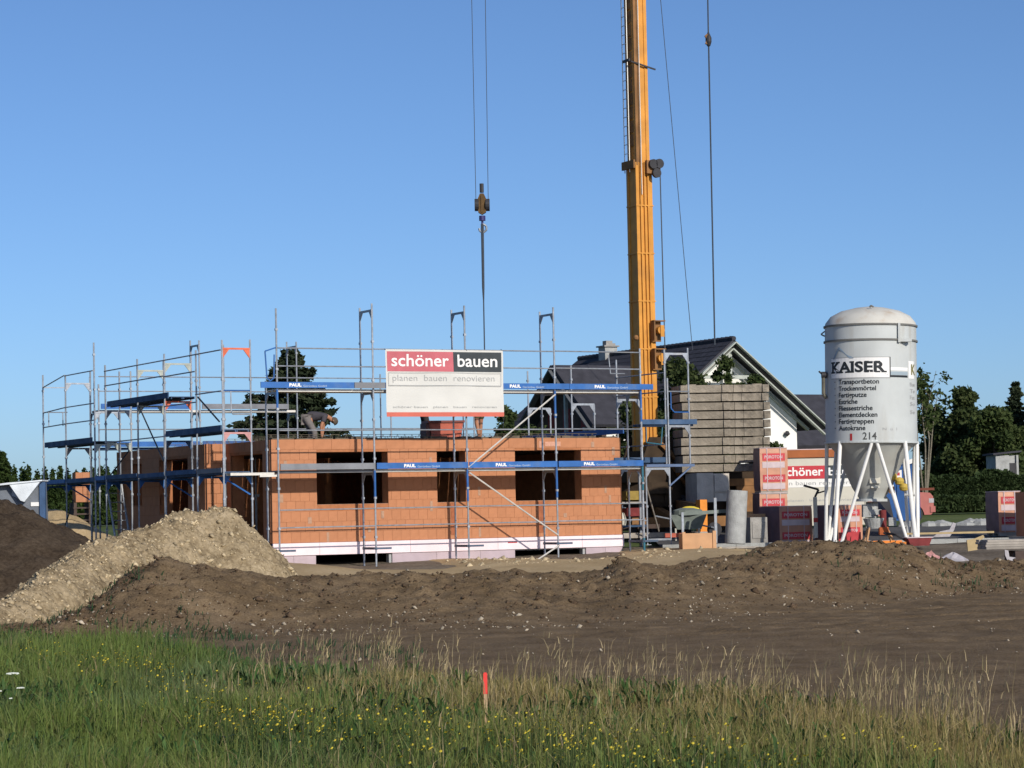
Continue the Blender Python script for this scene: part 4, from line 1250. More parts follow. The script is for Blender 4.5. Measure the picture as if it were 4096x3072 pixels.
part('outrigger_foot', MB().lathe([(.22, 0), (.22, .07), (.10, .09)], 16, iu.x, iu.y, .0), M_PLANK, crane)
part('outrigger', MB().beam((iu.x, iu.y + .14, .75), (1.2, .4, .9), .22, .25), M_CRANED, crane)

# ballast slabs on the counter jib
bc = at(720, 430, 75.8)
for k in range(10):
    z = 2.66 + k * .262
    w0, w1 = at(678.5, 430, 75)[0], at(765, 430, 75)[0]
    x, y = at(721, 430, 75)[:2]
    mb = MB(); W = 1.36; d = .62; t = .232
    j = random.uniform(-.03, .03)
    mb.prism([(-W, -d), (-.10, -d), (-.10, -d - .05), (.10, -d - .05), (.10, -d + .02), (.26, -d + .02), (.26, -d), (.52, -d), (.52, -d - .02), (.62, -d - .02), (.62, -d), (W - .22, -d), (W - .22, -d - .05), (W - .08, -d - .05), (W - .08, -d), (W, -d + .04), (W, d), (-W, d)], 'z', .012, t)
    mb.box(-W + .2, -W + .5, -d + .1, d - .1, t, .262); mb.box(W - .5, W - .2, -d + .1, d - .1, t, .262)
    o = solo('ballast_slab', mb, M_CONCW, ['weathered concrete ballast slab at the very bottom of the ten-slab crane stack', 'second concrete ballast slab from the bottom of the crane stack', 'third concrete ballast slab from the bottom of the crane stack', 'fourth concrete ballast slab from the bottom of the crane stack', 'fifth concrete ballast slab from the bottom of the crane stack',
        'fifth concrete ballast slab from the top of the crane stack', 'fourth concrete ballast slab from the top of the crane stack', 'third concrete ballast slab from the top of the crane stack', 'second concrete ballast slab from the top of the crane stack', 'weathered concrete ballast slab lying topmost on the crane stack'][k],
        'ballast slab', (x + j, y + j, z), HA * .35 + j * .6, 'concrete ballast slabs stacked on the crane')
x, y = at(708, 485, 74.2)[:2]
mb = MB(); mb.box(-.52, .0, -.45, .5, 0, .86); mb.box(.005, .50, -.45, .5, .10, .84); mb.box(.02, .46, -.50, -.455, .30, .78); mb.box(.02, .46, -.49, -.455, .02, .26)
solo('ballast_block', mb, mat('bare_grey_concrete', (.50, .46, .40), .9, .12, 4, .3, 20, stain=(.34, .32, .28), samt=.5), 'grey concrete block hanging below the ballast slab stack, above the orange post', 'concrete block', (x, y, 1.77), HA * .6)

# hook block on its two ropes, carrying a long sling down to the house roof
def P(px, py, Y): return Vector(at(px, py, Y))
YH = 66.0
hb = thing('hook_block', 'brown crane hook block hanging on two thin ropes above the banner', 'hook block', P(482, 205, YH))
o_ = P(482, 205, YH)
def rel(px, py, Y=YH): return P(px, py, Y) - o_
part('rope', MB().tube(rel(476.0, 203), rel(470.5, -60), .009, 5), M_ROPE, hb); part('rope', MB().tube(rel(488.3, 203), rel(484.5, -60), .009, 5), M_ROPE, hb)
for px in (476.7, 487.6):
    c = rel(px, 205); part('sheave', MB().tube(c - Vector((.055, 0, 0)), c + Vector((.055, 0, 0)), .165, 16), M_DARK, hb)
mb = MB(); mb.prism([(-.05, .30), (.05, .30), (.12, .14), (.13, .0), (.10, -.20), (.0, -.26), (-.10, -.20), (-.13, .0), (-.12, .14)], 'y', -.09, .09); mb.box(-.03, .03, -.11, -.091, -.2, .25)
part('cheek_plate', mb, mat('dirty_ochre_steel', (.11, .065, .025), .8, .3, 8), hb)
part('top_pin', MB().tube((0, 0, .33), (0, 0, .57), .055, 8), M_DARK, hb)
part('swivel', MB().tube((0, 0, -.29), (0, 0, -.42), .085, 10).tube((0, 0, -.42), (0, 0, -.52), .03, 8), mat('dark_blue_enamel', (.03, .03, .14), .5, .1, 5), hb)
hk = [(0, 0, -.50), (.10, 0, -.56), (.11, 0, -.66), (.03, 0, -.73), (-.07, 0, -.70), (-.09, 0, -.62)]
part('hook', MB().path(hk, .028, 8), M_GALV, hb)
a, b = rel(482.3, 224), rel(484.2, 350)
sl = part('sling', MB().tube((0, 0, -.70), a, .03, 6).tube(a, (a + b) / 2, .042, 6, .036).tube((a + b) / 2, rel(483.6, 300), .036, 6, .02), M_ROPE, hb)
part('sling_tail', MB().tube(rel(483.6, 300), rel(485.4, 395), .018, 6), M_ROPE, hb)
# tag line with a small pulley weight on the other side of the mast
YT = 82.0
pw = thing('pulley_weight', 'small dark pulley weight on a taut rope between crane mast and silo', 'pulley', P(708.5, 39.5, YT))
o_ = P(708.5, 39.5, YT)
part('body', MB().lathe([(.0, -.26), (.06, -.21), (.10, -.08), (.10, .06), (.045, .19), (.02, .26)], 12), M_DARK, pw)
part('cheek', MB().prism([(-.13, .12), (-.04, .19), (.01, .03), (-.04, -.17), (-.12, -.14), (-.06, 0)], 'y', -.06, .06), M_CRANED, pw)
part('rope', MB().tube((0, 0, .25), rel(706.8, -60, YT), .024, 6), M_ROPE, pw)
part('rope', MB().tube((0, 0, -.25), rel(714.8, 345, YT), .026, 6), M_ROPE, pw)
tr = P(692.5, 350, 90)
solo('stay_rope', MB().tube((0, 0, 0), P(657, -40, 90) - tr, .013, 5), M_ROPE, 'thin slanting stay rope between the crane mast and the pulley weight rope', 'rope', tr)

# ================================================================== MORTAR SILO
sx, sy = at(872.3, 544, 66)[:2]
SZ = .55
silo = thing('mortar_silo', 'pale grey upright mortar silo with black lettering on white slanting legs', 'silo', (sx, sy, SZ))
silo.rotation_euler = (0, math.radians(1.1), 0)     # it stands a touch out of plumb
R = 1.20
ZB_, ZC, ZD = 2.67, 5.74, 6.32                     # cylinder bottom, top band, dome top (above feet)
part('shell', MB().lathe([(R, ZB_), (R, ZC - .42), (R, ZC)], 72), M_SILO, silo, True)
part('dome', MB().lathe([(R + .01, ZC + .002), (R - .02, ZC + .10), (R - .15, ZC + .27), (R - .42, ZC + .41), (R - .8, ZC + .50), (.05, ZC + .545), (0, ZC + .545)], 72), M_SILOR, silo, True)
ring = lambda r, z, w: MB().lathe([(r, z - w), (r + .035, z - w), (r + .035, z + w), (r, z + w)], 72)
part('seam_ring', ring(R + .001, ZC, .022), M_SILOD, silo); part('seam_ring', ring(R + .001, ZC - .40, .022), M_SILOD, silo); part('seam_ring', ring(R - .01, ZB_, .02), M_SILO, silo)
part('cone', MB().lathe([(R - .05, ZB_ - .02), (R - .30, ZB_ - .30), (.52, 1.50), (.50, 1.46), (.34, 1.22), (.34, 1.14)], 60), mat('silo_cone', (.42, .43, .40), .65, .08, 2, stain=(.33, .30, .25), samt=.4), silo, True)
part('cone_flange', MB().lathe([(.30, 1.13), (.42, 1.13), (.42, 1.20), (.30, 1.20)], 36), M_SILO, silo)
part('outlet', MB().lathe([(.16, .70), (.16, 1.12)], 20).box(-.26, -.02, -.2, .1, .72, 1.05).box(-.10, .22, -.22, -.17, .78, .92), M_CONCL, silo)
part('inspection_plate', MB().box(-.14, .14, -.62, -.60, 1.60, 1.78).box(-.1, .12, -.60, -.585, 1.48, 1.52), M_CONTW, silo)
mb = MB()
part('rust_patch', MB().box(.40, .54, -.40, -.34, 1.34, 1.52), mat('rusty_patch', (.25, .13, .06), .9, .3, 9), silo)
def cyl(th0, z0, r=R + .006):
    """map flat lettering onto the shell: a along the circumference"""
    def fn(a, b):
        t = th0 + a / R
        return (r * math.sin(t), -r * math.cos(t), z0 + b)
    return fn
def cyl_patch(t0, t1, z0, z1, m, name, r=R + .003, n=16):
    mb = MB()
    for i in range(n):
        a, b = t0 + (t1 - t0) * i / n, t0 + (t1 - t0) * (i + 1) / n
        mb.quad((r * math.sin(a), -r * math.cos(a), z0), (r * math.sin(b), -r * math.cos(b), z0), (r * math.sin(b), -r * math.cos(b), z1), (r * math.sin(a), -r * math.cos(a), z1))
    return part(name, mb, m, silo, True)
zs = ZB_ + 1.68
def th(px): return math.asin(max(-.995, min(.995, (px - 875.2) / 45.6)))
t0, t1 = th(833.5), th(888)
sg = cyl_patch(t0, t1, zs, zs + .52, M_WHITEP, 'name_panel', R + .004)
cyl_patch(t0, t1, zs + .515, zs + .535, M_GREYPR, 'panel_edge', R + .006); cyl_patch(t1 - .012, t1 + .012, zs, zs + .53, M_BLACKPR, 'panel_edge', R + .006, 2); cyl_patch(t0, t1 + .01, zs - .025, zs - .002, M_GREYPR, 'panel_edge', R + .006)
# KAISER: block letters with slab serifs
kw = (t1 - t0) * R
v_, f_ = text_shape('KAISER', .03)
part('lettering', text_mb('KAISER', cyl(t0 + .03, zs + .13, R + .009), kw - .16, .29, .035), M_BLACKPR, silo)
ser = MB()
def serif(fr0, fr1, zz):
    a0, a1 = t0 + .03 + fr0 * (kw - .16) / R, t0 + .03 + fr1 * (kw - .16) / R
    r = R + .0095
    for i in range(3):
        a, b = a0 + (a1 - a0) * i / 3, a0 + (a1 - a0) * (i + 1) / 3
        ser.quad((r * math.sin(a), -r * math.cos(a), zz), (r * math.sin(b), -r * math.cos(b), zz), (r * math.sin(b), -r * math.cos(b), zz + .04), (r * math.sin(a), -r * math.cos(a), zz + .04))
for a, b, lo, hi in ((-.02, .09, 1, 1), (.11, .20, 1, 1), (.185, .27, 1, 0), (.31, .395, 1, 0), (.395, .475, 1, 1), (.655, .72, 1, 1), (.825, .91, 1, 1), (.93, 1.02, 1, 0)):
    if lo: serif(a, b, zs + .125)
    if hi: serif(a, b, zs + .385)
part('lettering', ser, M_BLACKPR, silo)
rm = MB()                                                     # small gable roof emblem over the name
def q3(fn, pts): rm.add([fn(*p) for p in pts], [tuple(range(len(pts)))])
fn = cyl(t0, zs, R + .012)
q3(fn, [(.08, .50), (.30, .80), (.34, .80), (.34, .74), (.16, .50)]); q3(fn, [(.34, .80), (.34, .74), (.66, .50), (.78, .50)])
q3(fn, [(.05, .06), (.05, .10), (kw - .15, .10), (kw - .05, .06)])
part('roof_emblem', rm, mat('blue_grey_print', (.22, .29, .36), .6, .05, 3), silo)
cyl_patch(t1 + .015, th(907), zs + .18, zs + .26, M_WHITEP, 'band_white'); cyl_patch(t1 + .015, th(907), zs + .06, zs + .15, mat('band_shade_print', (.30, .37, .42), .6, .05, 3), 'band_grey'); cyl_patch(t1 + .015, th(907), zs + .0, zs + .055, M_BLACKPR, 'band_black')
cyl_patch(th(908), th(914.8), zs - .02, zs + .44, M_WHITEP, 'name_panel', R + .004, 6)
part('lettering', text_mb('K', cyl(th(911), zs + .08, R + .009), .25, .28, .04), mat('olive_print', (.22, .20, .08), .6, .1, 3), silo)
for i, s in enumerate(('Transportbeton', 'Trockenmörtel', 'Fertigputze', 'Estriche', 'Fliessestriche', 'Elementdecken', 'Fertigtreppen', 'Autokrane')):
    w = (1.12, 1.04, .80, .56, .95, 1.07, .98, .76)[i]
    z = zs - .165 - i * .1725
    part('lettering', text_mb(s, cyl(th(839.5), z, R + .007), w, None, .018, True), M_BLACKPR, silo)
    part('lettering', text_mb('·', cyl(th(836), z + .045, R + .007), .03, .03, .02), M_BLACKPR, silo)
for i, s in enumerate(('Bau', 'Te', 'Fax', 'So', 'Se')):
    part('lettering', text_mb(s, cyl(th(909.5), zs - .22 - i * (.17 if i < 4 else .18), R + .007), .28, .10, .01), M_GREYPR, silo)
part('lettering', text_mb('214', cyl(th(860.5), ZB_ + .06, R + .007), .36, .19, .012), mat('stencil_grey', (.07, .075, .075), .7, .1, 6), silo)
part('warning_mark', MB().quad(*[cyl(th(849), ZB_ + .04, R + .008)(a, b) for a, b in ((0, 0), (.06, 0), (.06, .18), (0, .18))]), M_REDPL, silo)
part('lettering', text_mb('N  ü  l', cyl(th(880), ZB_ + .30, R + .007), .40, .07), M_GREYPR, silo)
# top hatch piping and the filling pipe on the flank
part('filler_bracket', MB().box(.56, .62, -1.13, -1.04, ZC - .48, ZC + .03).box(.62, .92, -1.10, -.92, ZC - .46, ZC - .38), M_SILO, silo)
part('vent_pipe', MB().path([(-R - .0, -.2, 3.85), (-R - .08, -.22, 3.95), (-R - .08, -.22, 4.4)], .05, 8), mat('brass_grey', (.12, .115, .09), .6, .2, 6), silo)
part('pipe_coupling', MB().tube((-R - .13, -.22, 4.46), (-R - .0, -.22, 4.46), .09, 10).tube((-R - .09, -.22, 4.46), (-R - .20, -.22, 4.56), .025, 6), M_DARK, silo)
part('lifting_eye', MB().path([(-R - .02, -.1, ZC - .25), (-R - .12, -.1, ZC - .2), (-R - .02, -.1, ZC - .12)], .02, 6), M_SILOD, silo)
part('roof_eye', MB().path([(-.12, -.75, ZC + .46), (-.09, -.77, ZC + .51), (-.02, -.77, ZC + .47)], .022, 6), M_SILOD, silo)
def leg(x0, y0, z0, x1, y1, z1, r=.06): part('leg', MB().tube((x0, y0, z0), (x1, y1, z1), r * .86, 10), M_WHITE, silo, True)
ZL = ZB_ + .02
FL, FR_ = (-1.10, -.80), (1.02, -.82)
leg(-.92, -.74, ZL, FL[0], FL[1], 0, .065); leg(-.14, -1.16, ZL + .02, FL[0] + .17, FL[1], 0, .055)
leg(-.04, -1.16, ZL + .02, FR_[0] - .20, FR_[1], 0, .055); leg(.74, -.92, ZL, FR_[0], FR_[1], 0, .07); leg(1.16, -.25, ZL, FR_[0] + .05, FR_[1], 0, .06)
leg(-1.15, .2, ZL, -1.12, .85, .1, .06); leg(1.17, .15, ZL, 1.19, .85, .1, .065); leg(-.8, .85, ZL, -1.05, .9, .1, .055); leg(.95, .75, ZL, 1.1, .9, .1, .055)
leg(-.4, 1.1, ZL, -1.0, .9, .1, .05); leg(.4, 1.1, ZL, 1.05, .9, .1, .05)
part('tie_bar', MB().tube((.9, .2, 1.3), (1.15, .0, 1.3), .035, 6), M_WHITE, silo)
for x, y in (FL, FR_, (-1.1, .88), (1.15, .88)):
    part('foot_plate', MB().box(x - .16, x + .22, y - .12, y + .12, -.03, .02), M_SILOD, silo)
for x, z, c in ((.50, 1.78, 0), (.68, 1.66, 1), (.80, 1.50, 1)):
    part('valve_knob', MB().lathe([(0, -.11), (.10, -.08), (.13, 0), (.10, .08), (0, .11)], 14, x, -.3, z), M_DYEL, silo)
# mixing pump under the outlet
mp = thing('mortar_pump', 'worn mortar mixing pump with red and grey parts under the silo cone', 'mortar pump', (sx + .05, sy - .15, SZ))
part('hopper', MB().lathe([(.20, .42), (.30, .68), (.28, .69), (.18, .45)], 18), M_CONCL, mp)
part('motor', MB().tube((.22, -.1, .45), (.22, -.1, .90), .085, 14), mat('dusty_red', (.17, .03, .03), .8, .2, 6), mp)
part('gear_case', MB().box(.10, .34, -.22, .02, .25, .45), mat('rusty_orange', (.38, .10, .03), .8, .2, 7), mp)
part('control_box', MB().box(.36, .56, -.12, .10, .48, .70), M_CONCL, mp)
for x, y in ((-.25, -.2), (.5, -.2), (-.25, .3), (.5, .3)):
    part('leg', MB().tube((x * .6, y * .6, .45), (x, y, .0), .025, 6), M_CARD, mp)
part('hose', MB().path([(.2, -.2, .3), (.5, -.35, .25), (.8, -.3, .06), (1.2, -.4, .04)], .03, 6), M_DARK, mp)

# ================================================================== BRICK PALLETS
def pallet(x, y, z, w, d, h, rz, label, cat='brick pallet', shade=False, tiers=2, tilt=0):
    t = thing('brick_pallet', label, cat, (x, y, z), rz, 'foil-wrapped brick pallets')
    p = MB()
    for k in range(3): p.box(-w / 2, w / 2, -d / 2 + k * (d - .1) / 2, -d / 2 + k * (d - .1) / 2 + .1, -.10, -.03)
    p.box(-w / 2, w / 2, -d / 2, d / 2, -.028, -.004)
    part('pallet_base', p, M_PLANK, t)
    # the wrapped block: slightly bulging foil
    mb = MB(); n = 6
    prof = [(0, .0), (.012, .1), (.015, .5), (.012, .9), (.0, 1.0)]
    rings = []
    for e, k in prof:
        a, b = w / 2 + e, d / 2 + e
        rings.append([(-a, -b, h * k), (a, -b, h * k), (a, b, h * k), (-a, b, h * k)])
    v = sum(rings, [])
    f = []
    mi = []
    for r in range(4):
        for i in range(4):
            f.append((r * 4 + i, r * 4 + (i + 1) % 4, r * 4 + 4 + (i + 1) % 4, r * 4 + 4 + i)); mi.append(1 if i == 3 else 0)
    f.append((16, 17, 18, 19)); mi.append(2); f.append((3, 2, 1, 0)); mi.append(0)
    mb.add(v, f); mb.m = mi
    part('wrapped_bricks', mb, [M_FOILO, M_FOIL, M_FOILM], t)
    th_ = h / tiers
    for k in range(tiers):
        z0 = k * th_
        l = part('label', MB().box(-w / 2 + .07, w / 2 - .07, -d / 2 - .024, -d / 2 - .018, z0 + th_ * .42, z0 + th_ * .76), M_LABELR, t)
        part('lettering', text_mb('POROTON', lambda a, b, z0=z0: (-w / 2 + .13 + a, -d / 2 - .0265, z0 + th_ * .52 + b), w - .28, th_ * .15, .02), M_LABELW, l)
        part('label', MB().box(-w / 2 + .06, w / 2 - .08, -d / 2 - .023, -d / 2 - .017, z0 + th_ * .08, z0 + th_ * .36), M_LABELW, t)
    part('foil_cap', MB().box(-w / 2 - .018, w / 2 + .018, -d / 2 - .018, d / 2 + .018, h + .001, h + .02), M_FOILM, t)
    for s in (-.25, .25):
        part('strap', MB().box(w * s - .012, w * s + .012, -d / 2 - .028, -d / 2 - .0265, .0, h), M_FOILM, t)
    return t
def pal_px(px0, px1, py0, py1, Y, d, label, rz=HA * .9, tiers=2):
    """front face spans the given photo columns; rests at its own base height"""
    x0, _, zb = at(px0, py1, Y); x1, _, zt = at(px1, py0, Y)
    w = (x1 - x0) / math.cos(rz)
    cx = (x0 + x1) / 2 - d / 2 * math.sin(rz); cy = Y + w / 2 * 0 + d / 2 * math.cos(rz)
    return pallet(cx, cy, zb, w, d, zt - zb, rz, label, tiers=tiers)
pal_px(779.5, 812, 506, 548, 69.6, 1.05, 'dusky wrapped brick pallet standing on the ground beside the silo leg')
pal_px(760.5, 787, 448, 491, 73.4, .55, 'upper wrapped brick pallet with two red labels, stacked highest beside the container', rz=HA * .5)
pal_px(760.5, 787, 493, 537, 73.4, .6, 'lower wrapped brick pallet carrying the tall one beside the container', rz=HA * .5)
pal_px(838, 862, 505, 541, 69.0, 1.2, 'shaded wrapped brick pallet behind the silo legs', rz=HA * .9)
pal_px(999, 1020, 491.5, 532.5, 69.5, .9, 'wrapped brick pallet behind the orange board at the plank stack', rz=.20)
x, y, z = at(1022, 534, 67.5)
solo('brick_pallet_end', MB().box(.12, 1.1, -.2, .9, -.12, 1.08).box(.14, 1.08, -.208, -.2, .1, 1.0), mat('bare_orange_block', (.50, .22, .12), .85, .08, 3), 'bare orange brick block standing in front of the wrapped pallet by the plank stack', 'brick block', (x, y, z + .05), .1)
x, y, z = at(850, 543, 67.6)
pl = solo('pallet_label', MB().box(-.30, .30, -.02, .0, 0, .34), M_LABELR, 'loose red printed board leaning low behind the silo legs', 'label board', (x, y, z - .05), .05)
x, y, z = at(816, 536, 67.6)
sp_ = thing('dowel_post', 'narrow white and red marker post beside the dusky brick pallet', 'post', (x, y, z - .05), 0)
part('post', MB().box(-.05, .05, -.03, .03, 0, 1.1), M_CONTW, sp_); part('red_band', MB().box(-.055, .055, -.035, .035, .42, .54), M_REDPL, sp_)
part('cable', MB().path([(0, 0, 1.1), (.1, -.03, 1.3), (-.3, .0, 1.42)], .03, 6).path([(.06, 0, 1.2), (.35, 0, 1.28)], .02, 6), M_DARK, sp_)

# ================================================================== SITE CONTAINER
c0 = at(778, 500, 76.5); c1 = at(868, 500, 76.5)
CW = (c1[0] - c0[0])
crz = .10
ct = thing('site_container', 'cream site container with red lettered band and orange-brown roof edge behind the pallets', 'container', (c0[0], 76.5, float(base(76.5))), crz)
def czh(py): return at(820, py, 76.5)[2] - float(base(76.5))
part('body', MB().box(0, CW, 0, 2.2, .1, czh(457.5)), M_CONTW, ct)
part('roof_edge', MB().box(-.06, CW - .55, -.06, 2.25, czh(457.2), czh(449.5)), M_CONTO, ct)
part('roof_edge', MB().box(-.05, CW - .56, -.05, 2.24, czh(449.4), czh(448.6)), M_LABELW, ct)
rb0, rb1 = czh(478.5), czh(465.5)
xr = at(826, 470, 76.5)[0] - c0[0]
part('red_band', MB().box(.0, xr, -.012, -.001, rb0, rb1), M_RED, ct)
part('dark_band', MB().box(xr + .005, CW, -.012, -.001, rb0, rb1), M_DARKB, ct)
part('lettering', text_mb('schöner', flat(xr - 1.36, -.016, rb0 + .09), 1.29, .27, .02), M_WHITEP, ct)
part('lettering', text_mb('bauen', flat(xr + .10, -.016, rb0 + .09), CW - xr - .2, .24, .02), M_WHITEP, ct)
part('white_band', MB().box(0, CW, -.010, -.001, czh(487), czh(479)), M_WHITE, ct)
part('lettering', text_mb('planen bauen renovieren', flat(xr - 1.72, -.014, czh(486)), 2.7, .16), M_GREYPR, ct)
part('lettering', text_mb('planen · bauen · renovieren', flat(xr - 1.2, -.004, czh(502)), 2.2, .10), M_GREYPR, ct)
for x in (0, CW):
    part('corner_post', MB().box(x - .04, x + .04, -.03, .05, .0, czh(457.5)), M_CONTW, ct)

# ================================================================== BLUE SKIP
bs = at(880, 522, 71)
sk = thing('waste_skip', 'blue steel skip with slanting end standing behind the silo legs', 'skip', (bs[0], 71, bs[2]))
kk = 71 / FPX
def sp(px, py): return ((px - 880) * kk, (522 - py) * kk)
mb = MB(); mb.prism([sp(894, 521), sp(880.5, 502), sp(885, 494), sp(893, 478), sp(897, 471), sp(918, 461), sp(919, 515), sp(916, 521)], 'y', 0, 1.6)
part('tub', mb, M_SKIP, sk)
mb = MB(); mb.prism([sp(894.3, 520.5), sp(880, 502), sp(884.7, 493.5), sp(890, 500)], 'y', -.012, -.001)
part('end_panel', mb, M_DARK, sk)
part('rim', MB().beam((*[sp(897, 471)[0], -.03], sp(897, 471)[1]), (sp(918, 461)[0], -.03, sp(918, 461)[1]), .06, .07), M_SKIP, sk)
for a in (.3, .6, .9):
    part('rib', MB().box(a + .2, a + .25, -.03, -.001, .1, 1.25), M_SKIP, sk)
nt_ = part('notice', MB().box(sp(897.5, 0)[0], sp(903, 0)[0], -.016, -.004, sp(0, 482)[1], sp(0, 470.5)[1]).box(sp(905, 0)[0], sp(909, 0)[0], -.016, -.004, sp(0, 481)[1], sp(0, 471)[1]), M_WHITEP, sk)
part('notice_mark', MB().box(sp(898, 0)[0], sp(901, 0)[0], -.019, -.017, sp(0, 476)[1], sp(0, 473)[1]).box(sp(905.3, 0)[0], sp(908.5, 0)[0], -.019, -.017, sp(0, 475)[1], sp(0, 472)[1]), M_LABELR, nt_)
part('tarp_edge', MB().beam((sp(910, 0)[0], -.05, sp(0, 463)[1]), (sp(918, 0)[0], -.05, sp(0, 460)[1]), .1, .12), M_WHITE, sk)

# ================================================================== RED CAR (mostly behind the skip)
ca = at(934.5, 522, 80.0)
car = thing('parked_car', 'faded red parked car partly hidden behind the silo and skip', 'car', (ca[0], 80.0, float(base(80.0)) - .02))
bm_ = MB()
side_ = [(-3.9, .35), (-3.9, .75), (-3.75, .92), (-3.2, .98), (-2.75, 1.38), (-1.6, 1.42), (-1.0, 1.05), (-.12, .98), (-.02, .86), (0, .40), (-.10, .28), (-.32, .28)]
side_ += [(-.32 - .34 + .34 * math.cos(t), .28 + .34 * math.sin(t)) for t in np.linspace(.2, math.pi - .2, 8)] + [(-1.0, .26), (-2.7, .26)]
side_ += [(-3.04 + .34 * math.cos(t), .28 + .34 * math.sin(t)) for t in np.linspace(.2, math.pi - .2, 8)] + [(-3.4, .28)]
bm_.prism(side_, 'y', 0, 1.6)
part('body', bm_, M_CARR, car)
for x in (-.66, -3.04):
    for y in (.02, 1.42):
        w = part('wheel', MB().tube((x, y, .30), (x, y + .17, .30), .30, 20), M_DARK, car); part('hub_cap', MB().tube((x, y - .01, .30), (x, y - .002, .30), .17, 16), M_GALV, w)
part('side_window', MB().prism([(-2.7, 1.0), (-2.55, 1.33), (-1.7, 1.36), (-1.25, 1.04)], 'y', -.008, -.001), M_GLASS, car)
part('headlight', MB().box(-.16, -.0, -.006, .25, .66, .80), M_CLEARPL, car)
part('bumper', MB().box(-.12, .04, -.03, 1.63, .36, .55), M_CARR, car); part('rail_board', MB().box(-1.2, .06, .2, .24, 1.06, 1.14), mat('dark_red_rail', (.16, .05, .03), .8, .1, 4), car)

# ================================================================== YARD CLUTTER NEXT TO THE HOUSE
def gp(px, py, Y): 
    p = at(px, py, Y); return (p[0], p[1], p[2])
x, y, z = gp(735, 541, 66.5)
t = thing('concrete_pipe', 'pale upright concrete pipe leaning slightly beside the brick pallets', 'pipe', (x, y, z - .08))
t.rotation_euler = (0, math.radians(4), .2)
part('pipe_wall', MB().lathe([(.25, 0), (.275, .02), (.275, 1.42), (.21, 1.42), (.21, .1)], 36), M_CONCL, t, True)
x, y, z = gp(697, 547, 65.5)
t = thing('tan_crate', 'tan open crate standing on the sand next to the scaffold end', 'crate', (x, y, z), .15)
for a in ((-.42, .42, -.28, -.25), (-.42, .42, .25, .28), (-.42, -.39, -.249, .249), (.39, .42, -.249, .249)):
    part('crate_side', MB().box(a[0], a[1], a[2], a[3], -.05, .36), M_CARD, t)
part('crate_floor', MB().box(-.38, .38, -.24, .24, .0, .03), M_CARD, t)
part('crate_post', MB().box(.36, .45, -.31, -.28, -.05, .42).box(-.45, -.37, -.31, -.28, -.05, .40), M_CARD, t)
x, y, z = gp(688, 530, 68.2)
t = thing('wheelbarrow', 'grey wheelbarrow under a bright yellow cover behind the tan crate', 'wheelbarrow', (x, y, z - .2), 0)
mb = MB(); v = [(-.5, -.3, .62), (.5, -.3, .62), (.5, .3, .62), (-.5, .3, .62), (-.3, -.2, .22), (.35, -.2, .22), (.35, .2, .22), (-.3, .2, .22)]
mb.add(v, [(0, 1, 5, 4), (1, 2, 6, 5), (2, 3, 7, 6), (3, 0, 4, 7), (4, 5, 6, 7)]); part('tray', mb, M_GREENG, t)
part('frame', MB().tube((-.9, -.25, .6), (.7, -.1, .25), .02, 6).tube((-.9, .25, .6), (.7, .1, .25), .02, 6), M_GALV, t)
part('wheel', MB().tube((.72, -.05, .2), (.72, .05, .2), .2, 18), M_DARK, t)
mb = MB(); mb.lathe([(.0, .92), (.13, .91), (.27, .86), (.32, .77), (.30, .75)], 16, 0, 0, 0); mb.xform(Matrix.Translation((.06, 0, -.07)) @ Matrix.Diagonal((.95, .6, 1, 1)))
part('yellow_cover', mb, M_YELLOW, t, True); part('load', MB().lathe([(.42, .62), (.40, .74), (.2, .80), (0, .81)], 14), M_GREENG, t)
for dx in (-.35, .28): part('leg', MB().tube((dx, -.2, .25), (dx, -.22, -.08), .025, 6), M_CONTW, t)
x, y, z = gp(716, 541, 66.8)
t = thing('trestle', 'grey metal trestle post with cross arm between crate and concrete pipe', 'trestle', (x, y, z), .1)
part('post', MB().box(-.035, .035, -.035, .035, -.05, 1.15), M_GALV, t); part('cross_arm', MB().beam((-.9, 0, .74), (.45, 0, .80), .05, .09), M_GREENG, t); part('back_post', MB().box(-.92, -.86, -.03, .03, -.05, .78), M_GALV, t)
x, y, z = gp(755, 540, 68.5)
solo('concrete_kerb_block', MB().box(-.25, .25, -.3, .3, -.1, .62).box(-.2, .2, -.32, -.3, .05, .5), M_CONC, 'grey concrete block in shade between pipe and brick pallets', 'concrete block', (x, y, z), .3)
x, y, z = gp(753, 520, 70)
solo('tan_board', MB().box(-.35, .35, -.03, .03, .3, .52).box(-.3, -.24, -.03, .03, -.1, .3).box(.24, .3, -.03, .03, -.1, .3), M_CARD, 'small tan board on two posts behind the concrete pipe', 'board', (x, y, z - .35), .1)
labs = ['dark weathered timber lying on the sand at the scaffold foot', 'short brown timber behind the scaffold foot', 'orange-red plastic strip lying left of the tan crate', 'grey beam lying below the dusky brick pallet']
for (px, py, Y, l, h, m, rz), lab in zip(((648, 537, 69, 1.5, .12, M_PLANK, .3), (640, 528, 70, 1.1, .10, M_WOODH, -.2), (675, 536.5, 67, .55, .09, M_TUB, .1), (730, 549, 66.2, 1.5, .06, M_PLANK, .05)), labs):
    x, y, z = gp(px, py, Y)
    solo('timber' if 'strip' not in lab else 'plastic_strip', MB().box(-l / 2, l / 2, -.08, .08, -.02, h).box(-l / 2 + .02, l / 2 - .1, .09, .2, -.02, h * .7), m, lab, 'timber' if 'strip' not in lab else 'plastic strip', (x, y, z), rz)
